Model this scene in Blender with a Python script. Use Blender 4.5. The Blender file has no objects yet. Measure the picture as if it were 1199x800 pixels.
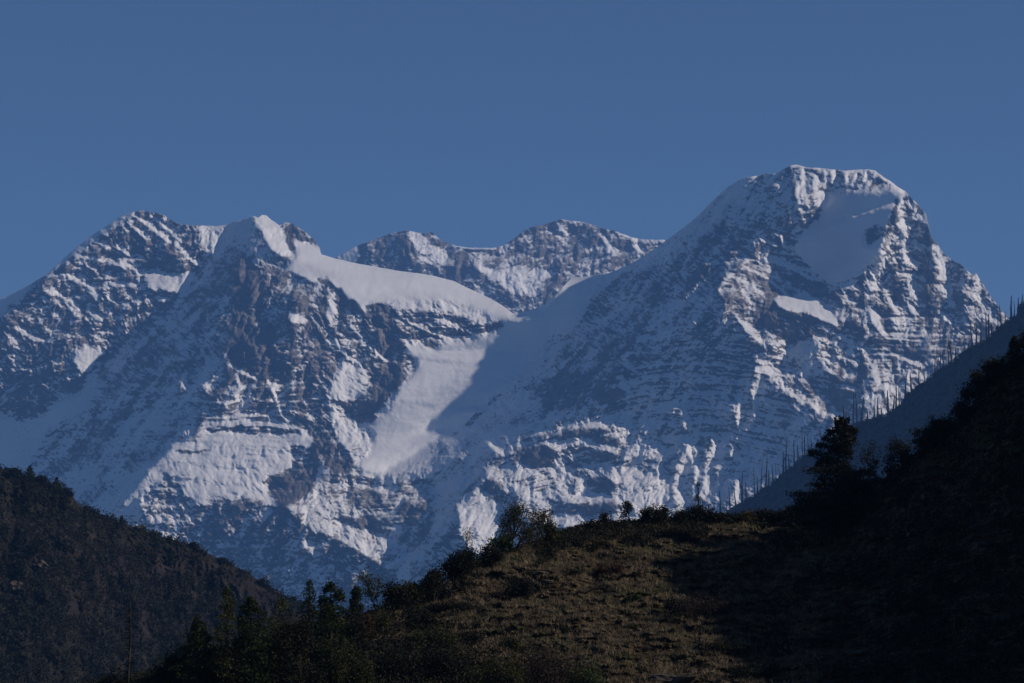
import bpy, math, random
import numpy as np
from mathutils import Vector, Matrix, noise as mnoise

R = math.radians
scene = bpy.context.scene
COL = scene.collection
# ------------------------------------------------------------------ camera, sky, sun, exposure
PITCH = math.atan(460.0/3400.0)
cam_d = bpy.data.cameras.new('camera'); cam = bpy.data.objects.new('camera', cam_d); COL.objects.link(cam)
cam_d.sensor_width = 36; cam_d.lens = 3400.0/1199.0*36; cam_d.clip_start = 1; cam_d.clip_end = 90000
cam.location = (0, 0, 0); cam.rotation_euler = (R(90)+PITCH, 0, 0)
scene.camera = cam
S_AZ, S_EL = 80.0, 31.0            # degrees to the right of "behind the camera"; height
world = bpy.data.worlds.new('World'); scene.world = world; world.use_nodes = True
wn = world.node_tree.nodes; wl = world.node_tree.links; wn.clear()
wo = wn.new('ShaderNodeOutputWorld'); bg = wn.new('ShaderNodeBackground'); sky = wn.new('ShaderNodeTexSky')
sky.sky_type = 'NISHITA'; sky.sun_disc = False; sky.sun_elevation = R(S_EL); sky.sun_rotation = R(180-S_AZ)
sky.altitude = 3200; sky.air_density = 1.0; sky.dust_density = 0.0; sky.ozone_density = 4.5
bg.inputs['Strength'].default_value = 0.053
wl.new(sky.outputs[0], bg.inputs[0]); wl.new(bg.outputs[0], wo.inputs[0])
sd = bpy.data.lights.new('sun', 'SUN'); sun = bpy.data.objects.new('sun', sd); COL.objects.link(sun)
sd.energy = 4.05; sd.angle = R(0.5); sd.color = (1.0, 0.87, 0.74)
svec = Vector((math.sin(R(S_AZ))*math.cos(R(S_EL)), -math.cos(R(S_AZ))*math.cos(R(S_EL)), math.sin(R(S_EL))))
sun.rotation_euler = svec.to_track_quat('Z', 'Y').to_euler()
sun.location = (200, -50, 300)
scene.view_settings.view_transform = 'Standard'; scene.view_settings.look = 'None'
scene.view_settings.exposure = 0.0; scene.view_settings.gamma = 1.0
scene.view_settings.use_curve_mapping = False
try:
    scene.cycles.use_denoising = True
    scene.cycles.max_bounces = 6; scene.cycles.diffuse_bounces = 2; scene.cycles.volume_bounces = 1
    scene.cycles.transparent_max_bounces = 8
except Exception: pass

def pt(u, v, y):
    """world point seen at photo pixel (u, v) whose distance along y is y"""
    s = (400.0-v)/3400.0; c, n = math.cos(PITCH), math.sin(PITCH)
    k = y/(c - s*n)
    return Vector(((u-599.5)/3400.0*k, y, (n + s*c)*k))
def pts_np(u, v, y):
    s = (400.0-v)/3400.0; c, n = math.cos(PITCH), math.sin(PITCH)
    k = y/(c - s*n)
    return np.stack([(u-599.5)/3400.0*k, y, (n + s*c)*k], -1)

def tag(o, label=None, cat=None, group=None, kind=None):
    if label: o['label'] = label
    if cat: o['category'] = cat
    if group: o['group'] = group
    if kind: o['kind'] = kind
    return o

# ------------------------------------------------------------------ materials
def nodes(name):
    m = bpy.data.materials.new(name); m.use_nodes = True
    nt = m.node_tree; b = nt.nodes['Principled BSDF']
    return m, nt, b
def N(nt, t, **kw):
    n = nt.nodes.new(t)
    for k, v in kw.items():
        if k in n.inputs: n.inputs[k].default_value = v
        else: setattr(n, k, v)
    return n
def ramp(nt, fac, stops):
    r = nt.nodes.new('ShaderNodeValToRGB'); e = r.color_ramp.elements
    while len(e) < len(stops): e.new(.5)
    for el, (p, c) in zip(e, stops):
        el.position = p; el.color = (c[0], c[1], c[2], 1)
    nt.links.new(fac, r.inputs[0]); return r.outputs[0]

def mat_massif():
    m, nt, b = nodes('snow_and_rock'); L = nt.links
    at = N(nt, 'ShaderNodeAttribute', attribute_name='snow')
    tc = N(nt, 'ShaderNodeTexCoord')
    n1 = N(nt, 'ShaderNodeTexNoise', Scale=.035, Detail=7.0, Roughness=.7); L.new(tc.outputs['Object'], n1.inputs['Vector'])
    mp = N(nt, 'ShaderNodeMapping'); mp.inputs['Scale'].default_value = (1, 1, 4); mp.inputs['Rotation'].default_value = (0, .07, 0)
    L.new(tc.outputs['Object'], mp.inputs['Vector'])
    n2 = N(nt, 'ShaderNodeTexNoise', Scale=.008, Detail=7.0, Roughness=.7); L.new(mp.outputs[0], n2.inputs['Vector'])
    rock = ramp(nt, n2.outputs['Fac'], [(.3, (.075, .070, .069)), (.5, (.135, .122, .116)), (.7, (.22, .198, .185))])
    # snow mask sharpened by fine noise
    a = N(nt, 'ShaderNodeMath', operation='MULTIPLY_ADD'); L.new(n1.outputs['Fac'], a.inputs[0]); a.inputs[1].default_value = 1.3; a.inputs[2].default_value = -.65
    s = N(nt, 'ShaderNodeMath', operation='ADD'); L.new(at.outputs['Fac'], s.inputs[0]); L.new(a.outputs[0], s.inputs[1])
    mr = N(nt, 'ShaderNodeMapRange'); L.new(s.outputs[0], mr.inputs['Value']); mr.inputs['From Min'].default_value = .12; mr.inputs['From Max'].default_value = .88
    mr.interpolation_type = 'SMOOTHSTEP'
    n3 = N(nt, 'ShaderNodeTexNoise', Scale=.004, Detail=4.0); L.new(tc.outputs['Object'], n3.inputs['Vector'])
    snow = ramp(nt, n3.outputs['Fac'], [(.3, (.66, .67, .70)), (.7, (.80, .80, .81))])
    mx = N(nt, 'ShaderNodeMix', data_type='RGBA'); L.new(mr.outputs[0], mx.inputs[0]); L.new(rock, mx.inputs[6]); L.new(snow, mx.inputs[7])
    L.new(mx.outputs[2], b.inputs['Base Color'])
    b.inputs['Roughness'].default_value = .8; b.inputs['Specular IOR Level'].default_value = .15
    bp = N(nt, 'ShaderNodeBump'); bp.inputs['Strength'].default_value = .55; bp.inputs['Distance'].default_value = 9.0
    iv = N(nt, 'ShaderNodeMapRange'); L.new(mr.outputs[0], iv.inputs['Value']); iv.inputs['To Min'].default_value = .7; iv.inputs['To Max'].default_value = .06
    L.new(iv.outputs[0], bp.inputs['Strength'])
    L.new(n1.outputs['Fac'], bp.inputs['Height']); L.new(bp.outputs[0], b.inputs['Normal'])
    return m

def mat_ground(name, stops, sc, bump=.4, dist=.4, detail=8.0, patch=None):
    m, nt, b = nodes(name); L = nt.links
    tc = N(nt, 'ShaderNodeTexCoord')
    n1 = N(nt, 'ShaderNodeTexNoise', Scale=sc, Detail=detail, Roughness=.68); L.new(tc.outputs['Object'], n1.inputs['Vector'])
    c = ramp(nt, n1.outputs['Fac'], stops)
    if patch:
        n2 = N(nt, 'ShaderNodeTexNoise', Scale=sc*.12, Detail=4.0, Roughness=.6); L.new(tc.outputs['Object'], n2.inputs['Vector'])
        f = ramp(nt, n2.outputs['Fac'], [(.42, (0, 0, 0)), (.62, (1, 1, 1))])
        c2 = ramp(nt, n1.outputs['Fac'], patch)
        mx = N(nt, 'ShaderNodeMix', data_type='RGBA'); L.new(f, mx.inputs[0]); L.new(c, mx.inputs[6]); L.new(c2, mx.inputs[7]); c = mx.outputs[2]
    L.new(c, b.inputs['Base Color'])
    b.inputs['Roughness'].default_value = .95; b.inputs['Specular IOR Level'].default_value = .1
    n3 = N(nt, 'ShaderNodeTexNoise', Scale=sc*3, Detail=4.0); L.new(tc.outputs['Object'], n3.inputs['Vector'])
    bp = N(nt, 'ShaderNodeBump'); bp.inputs['Strength'].default_value = bump; bp.inputs['Distance'].default_value = dist
    L.new(n3.outputs['Fac'], bp.inputs['Height']); L.new(bp.outputs[0], b.inputs['Normal'])
    return m

def mat_leaf(name, dark, light, sc=.9):
    m, nt, b = nodes(name); L = nt.links
    tc = N(nt, 'ShaderNodeTexCoord')
    n1 = N(nt, 'ShaderNodeTexNoise', Scale=sc, Detail=5.0, Roughness=.75); L.new(tc.outputs['Object'], n1.inputs['Vector'])
    c = ramp(nt, n1.outputs['Fac'], [(.32, dark), (.68, light)])
    L.new(c, b.inputs['Base Color']); b.inputs['Roughness'].default_value = .7; b.inputs['Specular IOR Level'].default_value = .2
    tr = N(nt, 'ShaderNodeBsdfTranslucent'); L.new(c, tr.inputs[0])
    mx = N(nt, 'ShaderNodeMixShader'); mx.inputs[0].default_value = .25
    L.new(b.outputs[0], mx.inputs[1]); L.new(tr.outputs[0], mx.inputs[2])
    out = [n for n in nt.nodes if n.type == 'OUTPUT_MATERIAL'][0]; L.new(mx.outputs[0], out.inputs[0])
    return m

M = {}
M['massif'] = mat_massif()
M['burnt_hill'] = mat_ground('burnt_hill', [(.3, (.016, .018, .018)), (.5, (.03, .032, .03)), (.7, (.055, .052, .045))], .02, .7, 12, patch=[(.3, (.02, .018, .018)), (.7, (.065, .05, .045))])
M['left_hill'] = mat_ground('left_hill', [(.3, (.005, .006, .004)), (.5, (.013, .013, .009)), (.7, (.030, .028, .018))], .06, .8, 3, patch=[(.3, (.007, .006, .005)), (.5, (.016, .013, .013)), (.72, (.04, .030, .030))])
M['grass_slope'] = mat_ground('grass_slope', [(.30, (.010, .008, .005)), (.45, (.030, .022, .012)), (.58, (.072, .053, .034)), (.74, (.30, .235, .165))], .9, .8, .6, patch=[(.3, (.006, .010, .003)), (.5, (.024, .030, .009)), (.72, (.070, .076, .028))])
M['valley'] = mat_ground('valley', [(.3, (.03, .035, .02)), (.7, (.08, .08, .05))], .01)
M['bark'] = mat_ground('bark', [(.3, (.012, .01, .008)), (.7, (.04, .032, .026))], 3.0, .5, .05)
M['pale_bark'] = mat_ground('pale_bark', [(.3, (.10, .085, .07)), (.7, (.22, .19, .16))], 3.0, .5, .05)
M['charred'] = mat_ground('charred', [(.3, (.012, .012, .012)), (.7, (.05, .045, .04))], .6, .4, .1)
M['stone'] = mat_ground('stone', [(.3, (.03, .025, .022)), (.7, (.10, .085, .07))], 1.6, .6, .2)
M['conifer'] = mat_leaf('conifer_needles', (.004, .009, .004), (.034, .050, .014))
M['larch'] = mat_leaf('larch_needles', (.012, .020, .006), (.070, .080, .020))
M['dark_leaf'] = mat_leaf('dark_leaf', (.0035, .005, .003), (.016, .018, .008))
M['olive_leaf'] = mat_leaf('olive_leaf', (.008, .011, .004), (.060, .062, .018))
M['green_leaf'] = mat_leaf('green_leaf', (.012, .022, .006), (.05, .08, .02))
M['rust_leaf'] = mat_leaf('rust_leaf', (.018, .008, .004), (.065, .028, .013))
M['brown_twig'] = mat_leaf('brown_twig', (.013, .009, .007), (.05, .036, .027))
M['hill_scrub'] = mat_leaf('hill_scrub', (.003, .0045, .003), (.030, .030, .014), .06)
M['yellow_leaf'] = mat_leaf('yellow_leaf', (.03, .022, .006), (.10, .07, .018))
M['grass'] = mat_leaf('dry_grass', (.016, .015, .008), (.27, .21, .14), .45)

def mesh_np(name, verts, faces, mat, parent=None, smooth=True, attr=None, origin=None, link=True):
    me = bpy.data.meshes.new(name)
    verts = np.asarray(verts, np.float64); faces = np.asarray(faces, np.int32)
    if origin is not None: verts = verts - np.asarray(origin)
    nf, k = faces.shape
    me.vertices.add(len(verts)); me.vertices.foreach_set('co', verts.astype(np.float32).ravel())
    me.loops.add(nf*k); me.loops.foreach_set('vertex_index', faces.ravel())
    me.polygons.add(nf); me.polygons.foreach_set('loop_start', np.arange(0, nf*k, k, dtype=np.int32))
    try: me.polygons.foreach_set('loop_total', np.full(nf, k, dtype=np.int32))
    except Exception: pass
    me.update(calc_edges=True)
    me.polygons.foreach_set('use_smooth', np.full(nf, smooth))
    if attr:
        for an, av in attr.items():
            a = me.attributes.new(an, 'FLOAT', 'POINT'); a.data.foreach_set('value', av.astype(np.float32).ravel())
    me.materials.append(M[mat])
    o = bpy.data.objects.new(name, me)
    if origin is not None and parent is None: o.location = origin
    if link: COL.objects.link(o)
    if parent: o.parent = parent
    return o

def grid_faces(r, c):
    i = np.arange(r*c).reshape(r, c)
    return np.stack([i[:-1, :-1], i[1:, :-1], i[1:, 1:], i[:-1, 1:]], -1).reshape(-1, 4)


HAZE_D = 3.0e-5
# ------------------------------------------------------------------ numeric helpers for the landforms
F_PX = 3400.0; HOR = 860.0; CX = 599.5           # focal length in photo pixels, horizon row, centre column
SUN_AZ, SUN_EL = S_AZ, S_EL

def _hash(ix, iy, seed):
    h = (ix.astype(np.int64) * 374761393 + iy.astype(np.int64) * 668265263 + seed * 1442695041) & 0xFFFFFFFF
    h = ((h ^ (h >> 13)) * 1274126177) & 0xFFFFFFFF
    h = h ^ (h >> 16)
    return (h & 0xFFFFFF) / float(0xFFFFFF)

def perlin(x, y, seed=0):
    ix = np.floor(x); iy = np.floor(y); fx = x - ix; fy = y - iy
    ux = fx*fx*fx*(fx*(fx*6-15)+10); uy = fy*fy*fy*(fy*(fy*6-15)+10)
    def g(dx, dy):
        a = _hash(ix+dx, iy+dy, seed) * 6.2831853
        return np.cos(a)*(fx-dx) + np.sin(a)*(fy-dy)
    n0 = g(0,0)*(1-ux) + g(1,0)*ux
    n1 = g(0,1)*(1-ux) + g(1,1)*ux
    return (n0*(1-uy) + n1*uy) * 1.45

def fbm(x, y, octv, gain=0.5, seed=0, ridged=False):
    a = 1.0; s = 0; t = 0
    for o in range(octv):
        n = perlin(x*2**o + 17.3*o, y*2**o - 9.1*o, seed + o)
        if ridged: n = 1 - 2*np.abs(n) * 1.3
        s = s + a*n; t += a; a *= gain
    return s / t

def sstep(a, b, x):
    t = np.clip((x-a)/(b-a), 0, 1); return t*t*(3-2*t)

def box1(a, r, ax):
    if r < 1: return a
    pad = [(0,0),(0,0)]; pad[ax] = (r+1, r)
    c = np.cumsum(np.pad(a, pad, mode='edge'), axis=ax, dtype=np.float64)
    n = a.shape[ax]; k = 2*r+1
    hi = np.take(c, range(k, k+n), ax); lo = np.take(c, range(0, n), ax)
    return (hi-lo)/k

def blur(a, px, n=2):
    r = int(round(px))
    for _ in range(n):
        a = box1(box1(a, r, 0), r, 1)
    return a

def inpoly(U, V, pts):
    m = np.zeros(U.shape, bool); n = len(pts)
    for i in range(n):
        x0, y0 = pts[i]; x1, y1 = pts[(i+1) % n]
        if y0 == y1: continue
        c = (V > min(y0, y1)) & (V <= max(y0, y1))
        xi = x0 + (V-y0)*(x1-x0)/(y1-y0)
        m ^= c & (U < xi)
    return m

def segdist(U, V, pts):
    d = np.full(U.shape, 1e9)
    for (x0, y0), (x1, y1) in zip(pts[:-1], pts[1:]):
        dx, dy = x1-x0, y1-y0; L = dx*dx+dy*dy + 1e-9
        t = np.clip(((U-x0)*dx + (V-y0)*dy)/L, 0, 1)
        d = np.minimum(d, np.hypot(U-x0-t*dx, V-y0-t*dy))
    return d

def poisson(p, q, h):
    """depth field whose x-gradient is p and whose upward (-v) gradient is q, least squares, Neumann borders"""
    H, W = p.shape
    gx = p*h; gy = -q*h
    div = np.zeros((H, W))
    div[:, :-1] += gx[:, :-1]; div[:, 1:] -= gx[:, :-1]
    div[:-1, :] += gy[:-1, :]; div[1:, :] -= gy[:-1, :]
    ext = np.concatenate([div, div[:, ::-1]], 1); ext = np.concatenate([ext, ext[::-1]], 0)
    Fh = np.fft.rfft2(ext)
    wy = 2*np.cos(2*np.pi*np.arange(2*H)/(2*H)) - 2
    wx = 2*np.cos(2*np.pi*np.arange(Fh.shape[1])/(2*W)) - 2
    den = wy[:, None] + wx[None, :]; den[0, 0] = 1
    Fh = Fh/den; Fh[0, 0] = 0
    return np.fft.irfft2(Fh, s=(2*H, 2*W))[:H, :W]

MPX = 12500.0/F_PX
# name, outline, facing (deg, + = right), slope (deg), snow 0..1, roughness 0..1, edge softness px
L, S, G = (32, 44), (-50, 52), (-14, 54)
A_ = 'poly'; B_ = 'line'
MASSIF = [
 # left mountain
 (A_, [(-80,440),(0,380),(88,296),(150,247),(180,246),(212,258),(240,262),(240,300),(228,322),(195,362),(150,402),(110,440),(-80,480)], (-8,57), .44, 1.0, 4),
 (A_, [(-80,400),(-80,380),(0,346),(55,316),(110,270),(132,256),(157,244),(152,256),(128,270),(88,296),(50,325),(20,352)], (-55,50), .95, .12, 2),
 (A_, [(156,268),(182,284),(215,302),(238,318),(222,322),(190,318),(160,312),(150,298)], (-30,62), .25, .8, 2),
 (A_, [(20,405),(60,395),(95,410),(108,430),(70,450),(-80,470),(-80,440)], (-25,58), .4, .8, 4),
 (A_, [(108,310),(150,314),(156,330),(128,330),(112,324)], (-30,62), .3, .6, 2),
 (A_, [(118,336),(160,336),(165,345),(150,356),(135,350)], (-10,58), .4, .8, 2),
 (A_, [(168,320),(185,318),(205,322),(222,317),(231,325),(215,344),(190,340),(172,338)], (28,36), 1, .1, 1),
 (A_, [(88,410),(104,404),(124,412),(112,424),(100,440),(92,432),(84,424)], (25,40), 1, .2, 1),
 (A_, [(232,262),(268,261),(262,280),(250,300),(238,296),(228,280)], (20,52), .92, .5, 2),
 (A_, [(268,260),(297,251),(300,270),(300,300),(285,292),(270,292),(260,282)], (-45,50), .8, .25, 2),
 (A_, [(297,251),(311,249),(330,263),(336,285),(345,302),(330,300),(318,292),(308,275),(300,262)], (35,42), .97, .3, 1),
 (A_, [(327,262),(336,257),(352,265),(369,279),(376,298),(362,292),(345,300),(336,285)], (-5,58), .4, .9, 1),
 (A_, [(300,300),(300,272),(312,292),(330,302),(343,318),(325,332),(300,315)], (-40,50), .72, .4, 2),
 (B_, [(89,301),(120,305),(150,311),(160,318),(163,332)], 2.6, (22,36), 1, .4, 0),
 (B_, [(122,331),(140,333),(156,334)], 2.4, (22,36), 1, .4, 0),
 (B_, [(112,283),(126,290)], 2.4, (30,40), 1, .4, 0),
 (B_, [(156,252),(170,262),(186,274),(198,284)], 2.2, (32,42), 1, .5, 0),
 (B_, [(150,260),(158,268),(168,278)], 2.0, (32,42), 1, .5, 0),
 (B_, [(138,290),(150,298),(156,308)], 2.4, (32,42), 1, .5, 0),
 (B_, [(182,258),(200,272),(212,284)], 2.0, (32,42), 1, .5, 0),
 (B_, [(206,286),(220,302),(232,310)], 2.6, (32,42), 1, .5, 0),
 (B_, [(62,324),(76,322),(92,330),(108,338),(114,350)], 3.0, (28,42), 1, .7, 0),
 (B_, [(60,340),(78,352),(92,362)], 2.2, (28,42), 1, .6, 0),
 (B_, [(102,366),(112,370),(118,376)], 2.4, (28,42), 1, .4, 0),
 (B_, [(18,384),(34,394),(48,400)], 2.8, (28,42), 1, .5, 0),
 (B_, [(76,354),(86,366),(96,372)], 2.0, (28,42), 1, .5, 0),
 # shaded left side of the pyramid
 (A_, [(281,292),(262,308),(238,318),(222,345),(195,372),(150,402),(125,425),(95,450),(60,475),(-80,490),(-80,800),(190,800),(190,640),(150,600),(190,560),(215,520),(240,492),(268,470),(265,440),(264,400),(272,360),(274,330)], (-52,53), .54, .6, 3),
 (A_, [(-80,480),(8,488),(40,492),(80,462),(110,440),(118,452),(100,480),(62,500),(44,525),(30,548),(60,600),(-80,600)], (-48,50), .97, .08, 3),
 (A_, [(60,560),(110,540),(150,500),(200,470),(232,450),(228,462),(180,510),(140,540),(100,580),(80,590)], (-50,50), .8, .3, 5),
 (A_, [(100,600),(150,560),(215,520),(208,540),(170,590),(140,640)], (-50,48), .85, .25, 5),
 (A_, [(-80,420),(20,430),(60,432),(88,442),(98,455),(70,465),(40,488),(-80,478)], (-40,58), .2, .5, 3),
 # pyramid, right-hand rock face
 (A_, [(283,294),(300,315),(316,340),(326,400),(346,440),(362,470),(330,476),(290,458),(268,458),(266,400),(274,340)], (-20,64), .16, .95, 1),
 (A_, [(330,430),(350,440),(378,480),(398,520),(418,548),(398,556),(378,538),(352,500),(336,460)], (-10,62), .15, .7, 2),
 # crags below the dome
 (A_, [(300,300),(335,312),(362,345),(376,330),(400,345),(430,362),(455,375),(470,400),(475,440),(456,470),(436,462),(420,445),(400,428),(382,450),(388,490),(350,462),(325,400)], (0,58), .42, 1, 3),
 (A_, [(310,335),(340,345),(352,375),(348,400),(322,395),(312,360)], (-40,58), .3, .5, 3),
 (A_, [(400,422),(412,425),(433,440),(434,448),(416,462),(400,473),(382,464),(392,445)], (25,42), 1, .25, 1),
 (A_, [(338,365),(352,370),(362,378),(346,380),(338,376)], (25,45), .95, .3, 1),
 (A_, [(384,330),(392,350),(396,368),(388,382),(380,368),(382,350)], (25,45), .95, .3, 1),
 # dome glacier
 (A_, [(345,280),(374,290),(393,300),(443,309),(503,318),(547,333),(575,346),(604,364),(592,380),(565,372),(540,366),(500,356),(465,354),(440,356),(428,372),(412,356),(396,336),(378,332),(360,326),(334,314),(348,303)], (14,24), 1, .06, 1),
 (A_, [(448,352),(500,346),(545,356),(592,378),(575,382),(540,374),(500,365),(460,362)], (14,52), .85, .35, 2),
 (A_, [(370,327),(383,323),(392,336),(378,334)], (-30,60), .1, .5, 0),
 (A_, [(430,376),(455,372),(500,364),(540,376),(592,384),(575,396),(540,404),(520,408),(500,403),(475,402),(465,390)], (2,62), .42, .9, 2),
 (A_, [(428,358),(448,357),(468,378),(478,425),(472,445),(456,472),(438,470),(450,430),(440,400)], (-12,66), .1, .9, 2),
 (B_, [(404,300),(440,312),(500,330),(560,356)], 3.5, (10,26), 1, .05, 3),
 (B_, [(360,312),(400,330),(440,338),(520,346)], 4, (-12,28), 1, .05, 4),
 (B_, [(500,372),(530,380),(556,392)], 1.8, (28,42), .95, .5, 0),
 (B_, [(478,378),(500,388),(520,396)], 1.8, (28,42), .95, .5, 0),
 (B_, [(520,400),(545,398)], 1.6, (28,42), .95, .5, 0),
 (B_, [(410,380),(420,392),(426,404)], 2.4, (30,44), .9, .6, 0),
 (B_, [(392,400),(400,412),(414,424)], 2.6, (30,44), .95, .4, 0),
 (B_, [(440,412),(452,424)], 2.0, (30,44), .9, .5, 0),
 (B_, [(398,340),(404,352),(414,364)], 2.0, (-40,62), .15, .8, 0),
 (B_, [(412,352),(420,364),(428,372)], 2.2, (-40,62), .15, .8, 0),
 (A_, [(382,478),(396,470),(420,466),(440,470),(452,466),(438,486),(420,496),(400,490)], (-35,60), .22, .7, 1),
 (B_, [(440,486),(462,474),(474,462)], 2.2, (26,40), .95, .4, 0),
 # glacier basin
 (A_, [(600,369),(660,340),(700,326),(714,322),(700,345),(684,380),(640,400),(600,440),(560,480),(500,525),(470,560),(425,556),(430,548),(456,542),(492,502),(546,457),(592,429),(520,411),(504,405),(540,400),(592,385)], (-52,45), 1, .04, 2),
 (A_, [(474,402),(505,408),(560,408),(618,412),(652,420),(628,432),(600,446),(585,462),(560,482),(525,504),(484,532),(452,550),(425,551),(410,532),(422,505),(452,482),(468,455),(486,430)], (6,24), 1, .06, 2),
 (B_, [(476,418),(500,420),(540,424)], 2, (-10,40), 1, .05, 1),
 (B_, [(470,470),(500,474),(540,470)], 2, (-20,36), 1, .05, 2),
 (B_, [(450,505),(480,500),(510,505)], 2.2, (-20,36), 1, .05, 2),
 (A_, [(548,462),(600,446),(640,436),(600,458),(560,474),(528,478)], (-62,54), 1, .05, 1),
 (A_, [(505,492),(540,482),(570,478),(530,500),(500,504)], (-62,54), 1, .05, 1),
 (A_, [(472,416),(484,420),(486,432),(474,450),(468,440)], (20,56), .45, .7, 1),
 (A_, [(648,350),(662,326),(700,316),(716,318),(704,331),(684,339),(662,347)], (48,40), 1, .06, 0),
 (B_, [(598,372),(620,368),(640,361),(658,347)], 4, (48,40), 1, .1, 0),
 (A_, [(664,393),(671,386),(702,385),(695,393),(676,398)], (48,42), 1, .1, 1),
 (B_, [(630,412),(650,408),(672,402)], 1.5, (25,40), 1, .1, 1),
 (A_, [(627,440),(645,427),(664,424),(659,431),(640,440)], (48,42), 1, .1, 1),
 # right mountain, long shaded left face
 (A_, [(705,325),(781,278),(835,232),(870,207),(895,200),(925,190),(936,240),(944,290),(904,300),(872,306),(852,325),(843,340),(862,376),(884,402),(890,440),(890,480),(880,800),(500,800),(470,660),(520,560),(560,484),(640,404),(690,372),(700,345)], (-44,52), .66, .75, 4),
 (A_, [(770,285),(835,234),(870,208),(884,205),(880,220),(850,245),(820,268),(790,290),(760,305),(730,330),(700,350),(706,330)], (-52,48), .85, .15, 5),
 (A_, [(690,345),(740,325),(800,300),(860,260),(920,250),(935,290),(860,305),(840,340),(800,350),(740,350),(700,375),(680,385)], (-40,60), .42, .8, 6),
 (A_, [(440,562),(520,520),(600,474),(620,462),(640,470),(600,520),(560,545),(520,590),(500,650),(470,700),(450,640),(490,600)], (-55,46), .80, .3, 6),
 (A_, [(560,530),(600,505),(660,485),(735,462),(725,476),(640,498),(600,510),(575,530)], (-50,44), .8, .3, 4),
 (A_, [(745,438),(840,436),(880,440),(884,452),(840,456),(745,458)], (-36,52), .7, .5, 5),
 (A_, [(735,462),(800,468),(880,468),(878,495),(810,490),(740,480)], (-34,54), .72, .5, 5),
 (A_, [(745,490),(800,500),(895,500),(950,500),(960,540),(880,640),(830,640),(760,610),(750,540)], (-32,56), .74, .5, 5),
 (A_, [(620,455),(660,440),(690,440),(728,430),(722,455),(680,470),(640,480)], (-44,60), .3, .7, 5),
 (A_, [(700,462),(715,454),(735,458),(732,474),(715,478),(702,474)], (-40,64), .15, .4, 1),
 (A_, [(680,395),(720,380),(760,370),(765,400),(740,430),(700,425),(650,430)], (-46,58), .44, .8, 6),
 (A_, [(765,385),(840,380),(880,400),(886,430),(820,436),(765,434)], (-42,60), .52, .6, 6),
 # summit block
 (A_, [(925,190),(1025,196),(1050,215),(1052,226),(1000,225),(972,228),(966,246),(952,256),(938,248),(930,225)], (-16,58), .62, .6, 1),
 (A_, [(940,240),(968,244),(960,262),(944,276),(936,262)], (-15,62), .35, .8, 2),
 (B_, [(939,196),(940,222),(948,243)], 3.0, (35,50), 1, .2, 0),
 (B_, [(934,214),(935,236),(937,247)], 3.0, (35,50), 1, .2, 0),
 (A_, [(953,204),(958,206),(958,224),(972,226),(967,245),(954,243),(950,226)], (35,50), .95, .5, 0),
 (B_, [(966,202),(967,222)], 2.0, (35,50), 1, .2, 0),
 (B_, [(976,202),(975,214)], 2.5, (35,50), 1, .2, 0),
 (B_, [(990,202),(991,214)], 3.0, (35,50), 1, .2, 0),
 (B_, [(1003,201),(1001,212)], 1.7, (35,50), 1, .2, 0),
 (B_, [(1013,202),(1012,212)], 1.7, (35,50), 1, .2, 0),
 (B_, [(925,195),(945,196),(1000,200),(1022,199)], 1.6, (20,30), 1, .1, 0),
 (B_, [(1022,199),(1040,210),(1056,222)], 3.2, (35,42), 1, .3, 0),
 (B_, [(878,208),(884,206)], 2, (35,42), 1, .1, 0),
 (B_, [(914,278),(918,290)], 1.8, (35,42), 1, .1, 0),
 (B_, [(932,272),(942,268)], 2.5, (35,42), 1, .3, 0),
 (A_, [(974,228),(1000,226),(1048,222),(1060,228),(1048,252),(1036,272),(1032,300),(1012,318),(985,337),(966,332),(945,308),(930,290),(940,275),(960,255)], (-64,54), 1, .03, 2),
 (B_, [(998,252),(1030,242),(1060,236)], 2.0, (10,28), 1, .05, 1),
 (B_, [(975,260),(988,254)], 2.5, (0,36), 1, .05, 1),
 (A_, [(1014,268),(1030,262),(1038,268),(1028,285),(1016,288),(1012,278)], (-45,62), .3, .7, 1),
 # right flank
 (A_, [(1060,224),(1075,238),(1090,252),(1100,286),(1117,304),(1150,322),(1180,365),(1200,440),(1100,450),(1060,420),(1030,400),(990,370),(972,336),(1012,322),(1034,300),(1040,265),(1050,250)], (4,60), .5, 1, 3),
 (B_, [(1041,272),(1036,300),(1026,325),(1018,345)], 5, (35,52), .8, .7, 1),
 (B_, [(1052,245),(1060,280),(1062,315),(1070,345),(1078,365)], 6, (35,52), .75, .8, 1),
 (B_, [(1078,262),(1088,300),(1082,330),(1086,365)], 8, (-50,58), .4, .5, 2),
 (B_, [(1046,300),(1046,325),(1054,350)], 4, (-50,58), .4, .5, 2),
 (B_, [(1096,292),(1104,320),(1104,345)], 6, (35,52), .75, .8, 1),
 (B_, [(1122,312),(1120,345),(1128,372)], 7, (-50,58), .4, .5, 2),
 (B_, [(1143,328),(1146,350),(1160,375)], 4, (35,52), .7, .8, 1),
 (A_, [(1100,362),(1112,374),(1116,382),(1106,376),(1098,368)], (30,45), 1, .3, 0),
 (B_, [(1146,370),(1155,374)], 3, (30,45), 1, .3, 0),
 (B_, [(1088,256),(1096,276)], 2.5, (35,45), .9, .3, 0),
 # lit spur in the middle of the right mountain
 (A_, [(842,340),(850,322),(872,308),(884,302),(915,304),(945,314),(966,332),(990,346),(950,352),(905,348),(902,362),(882,372),(865,376),(850,358)], (16,54), .5, .9, 1),
 (B_, [(843,340),(850,326),(872,308),(882,304)], 3, (35,45), 1, .4, 1),
 (B_, [(886,303),(905,304),(925,312),(946,320)], 2.5, (30,42), .95, .4, 1),
 (B_, [(895,316),(910,326),(922,334)], 3, (30,42), .95, .4, 1),
 (A_, [(915,322),(945,318),(966,334),(990,350),(965,350),(940,342)], (-25,62), .15, .6, 1),
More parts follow.
